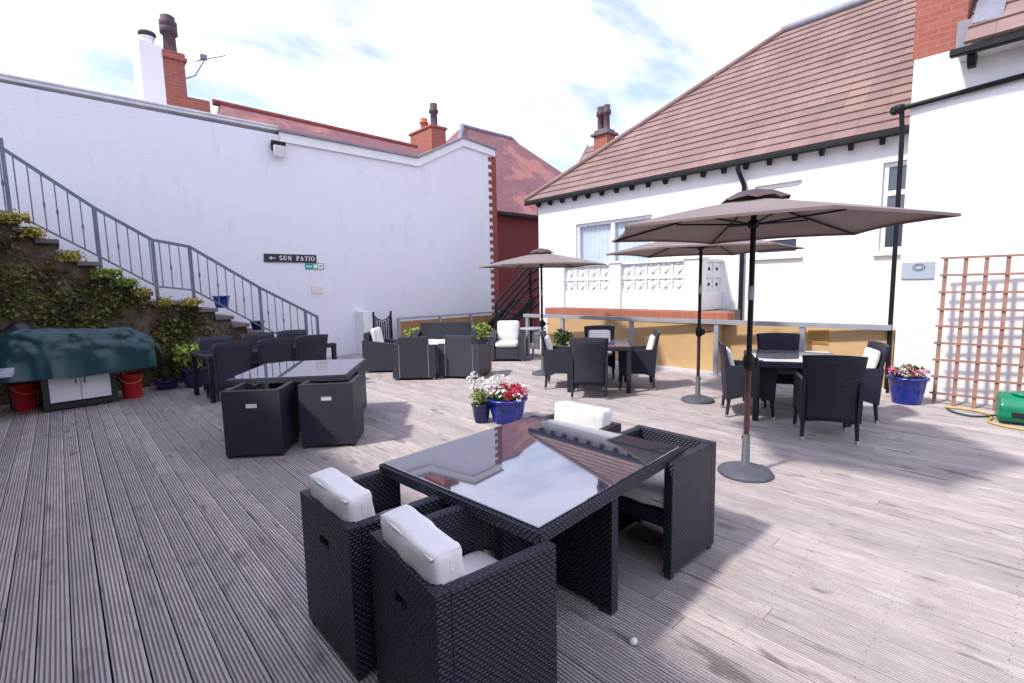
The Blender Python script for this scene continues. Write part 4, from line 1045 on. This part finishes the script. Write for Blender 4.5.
# flower pots near the front table
def blooms(t, spots, r, mat, name, per=38):
    g = MB()
    for x, y, z in spots:
        P = []
        for _ in range(per):
            v = Vector((random.gauss(0, 1), random.gauss(0, 1), random.gauss(0, 1)+.4)).normalized()*r*random.uniform(.75, 1.05); P.append((x+v.x, y+v.y, z+v.z*.8))
        g.leaves(P, r*.62, .3)
    return g.build(name, mat, t)
t = pot('flower_pot', 'wide glossy blue pot of red, pink and white flowers behind the near table', 'plant', (4.04, 4.52, 0), .245, .31, M_pot)
bush(t, .21, .1, 220, .07, M_leaf, .33)
blooms(t, [(-.2, .0, 0.38), (-.1, -.12, 0.35), (-.13, .1, 0.40), (.02, -.17, 0.38)][1:], .068, M_petalr, 'crimson_blossoms')
blooms(t, [(.05, -.12, 0.38), (.12, -.05, 0.42), (.0, .05, 0.44), (-.06, -.16, 0.38), (.16, .04, 0.40)], .068, M_petalr, 'crimson_blossoms')
blooms(t, [(.13, -.15, 0.35), (.17, -.1, 0.38)], .065, M_petalp, 'pink_blossoms')
blooms(t, [(.2, -.02, 0.40), (.22, -.08, 0.36), (-.13, -.03, 0.38), (-.02, -.2, 0.34)], .07, M_petalw, 'white_blossoms')
blooms(t, [(-.12, .16, 0.50), (0, .18, 0.52), (.09, .18, 0.50), (-.2, .08, 0.44)], .07, M_petalw, 'white_blossoms')
t = pot('flower_pot', 'small navy pot of white geraniums beside the wide blue pot', 'plant', (3.8, 4.74, 0), .12, .24, M_potdark)
bush(t, .13, .11, 170, .05, M_leaflime, .33)
blooms(t, [(-.1, .02, .47), (.02, -.02, .46), (.08, .08, .52), (-.04, .08, .6), (-.08, .1, .55), (.1, .0, .44)], .05, M_petalw, 'white_blossoms')
g = MB()
for x, y, z in ((-.1, .02, .47), (.02, -.02, .46), (.08, .08, .52), (-.04, .08, .62), (-.08, .1, .58)): g.tube([(0, 0, .22), (x*.6, y*.6, .35), (x, y, z)], .004, 5)
g.build('stem', M_leaf, t)
t = pot('flower_pot', 'cobalt blue pot of pink and white flowers at the white wall corner', 'plant', (8.42, 1.22, 0), .22, .37, M_pot)
bush(t, .19, .1, 200, .06, M_leaf, .43)
blooms(t, [(-.1, .12, .41), (-.15, .0, .41), (-.12, -.1, .42), (.0, .16, .43), (-.05, .05, .46)], .045, M_petalw, 'white_blossoms', 26)
bush(t, .2, .05, 70, .055, M_leaf, .41)
blooms(t, [(-.17, .14, .44), (-.1, -.02, .47), (-.15, -.12, .45), (.02, -.17, .45)], .055, M_petalp, 'pink_blossoms', 30)
blooms(t, [(-.19, .02, .45), (-.02, .13, .48), (-.1, -.17, .44)], .055, M_petalw, 'white_blossoms', 30)
blooms(t, [(-.16, .08, .43), (-.05, .18, .46), (-.17, -.06, .41), (-.08, -.16, .41)], .04, M_petalr, 'crimson_blossoms', 26)

# ================================================================== TRELLIS, HOSE
tr = thing('trellis', 'brown wooden square lattice trellis leaning on the white wall', 'trellis', (8.6, .97, 0), 0)
TH, n = 1.9, 8
dirv = Vector((.06, -1.0, 0)).normalized(); lean = .12
def tp(s, h): return dirv*s+Vector((lean*h/TH, 0, h))
for k in range(12):
    g = MB(); s_ = .02+.196*k; g.bar(tp(s_, 0), tp(s_, TH+.04), .042, .024, (1, 0, 0)); g.build('upright', M_trellis, tr)
for j in range(9):
    g = MB(); h = .15+.225*j; o_ = Vector((-.022, 0, 0)); g.bar(tp(-.03, h)+o_, tp(2.2, h)+o_, .02, .028); g.build('crosspiece', M_trellis, tr)
hr = thing('hose_reel', 'green plastic hose reel box at the right photo edge', 'hose reel', (8.08, .12, 0), R(8))
g = MB(); g.prism([(-.17, .03), (-.2, .1), (-.19, .22), (-.12, .31), (.0, .345), (.14, .33), (.2, .26), (.21, .08), (.18, .03)], 'y', -.45, .2)
ob = g.build('casing', M_greenp, hr); bv = ob.modifiers.new('bevel', 'BEVEL'); bv.width = .03; bv.segments = 3
g = MB(); g.box(-.205, -.18, -.12, .1, .09, .16, .01); g.build('hose_outlet', M_blackplastic, hr)
g = MB(); g.lathe([(.0, .0), (.1, .0), (.1, .03), (.06, .035), (0, .035)], (0, .0, .325), 20); g.build('knob', M_greenp, hr)
g = MB(); g.tube([(-.05, -.42, .33), (-.03, -.42, .42), (.06, -.2, .43), (.06, .02, .34)], .016, 8); g.build('handle', M_blackplastic, hr)
def smooth_path(P, n=8):
    out = []
    for i in range(len(P)-1):
        p0 = Vector(P[max(i-1, 0)]); p1 = Vector(P[i]); p2 = Vector(P[i+1]); p3 = Vector(P[min(i+2, len(P)-1)])
        for k in range(n):
            t_ = k/n; out.append(.5*((2*p1)+(-p0+p2)*t_+(2*p0-5*p1+4*p2-p3)*t_**2+(-p0+3*p1-3*p2+p3)*t_**3))
    return out+[Vector(P[-1])]
z_ = .014
g = MB(); g.tube(smooth_path([(8.4, .82, z_), (8.42, .6, z_), (8.3, .4, z_), (8.08, .36, z_), (7.86, .37, z_), (7.74, .25, z_), (7.68, .05, z_), (7.6, -.3, z_)]), .013, 8); tag(g.build('yellow_hose', M_hosey), 'thin yellow hose looping across the deck to the green reel', 'hose')
g = MB(); g.tube(smooth_path([(8.3, .78, z_), (8.12, .68, z_), (8.05, .52, z_), (8.16, .4, z_), (8.1, .33, .05), (7.9, .15, .12)]), .013, 8); tag(g.build('dark_hose', M_hoseg), 'short dark green hose lying beside the yellow one', 'hose')
g2 = MB(); g2.lathe([(.0, .0), (.02, .005), (.02, .02), (0, .03)], (1.86, 1.22, .002), 10); tag(g2.build('pebble', M_cush), 'small white pebble on the deck beside the near table leg', 'pebble')
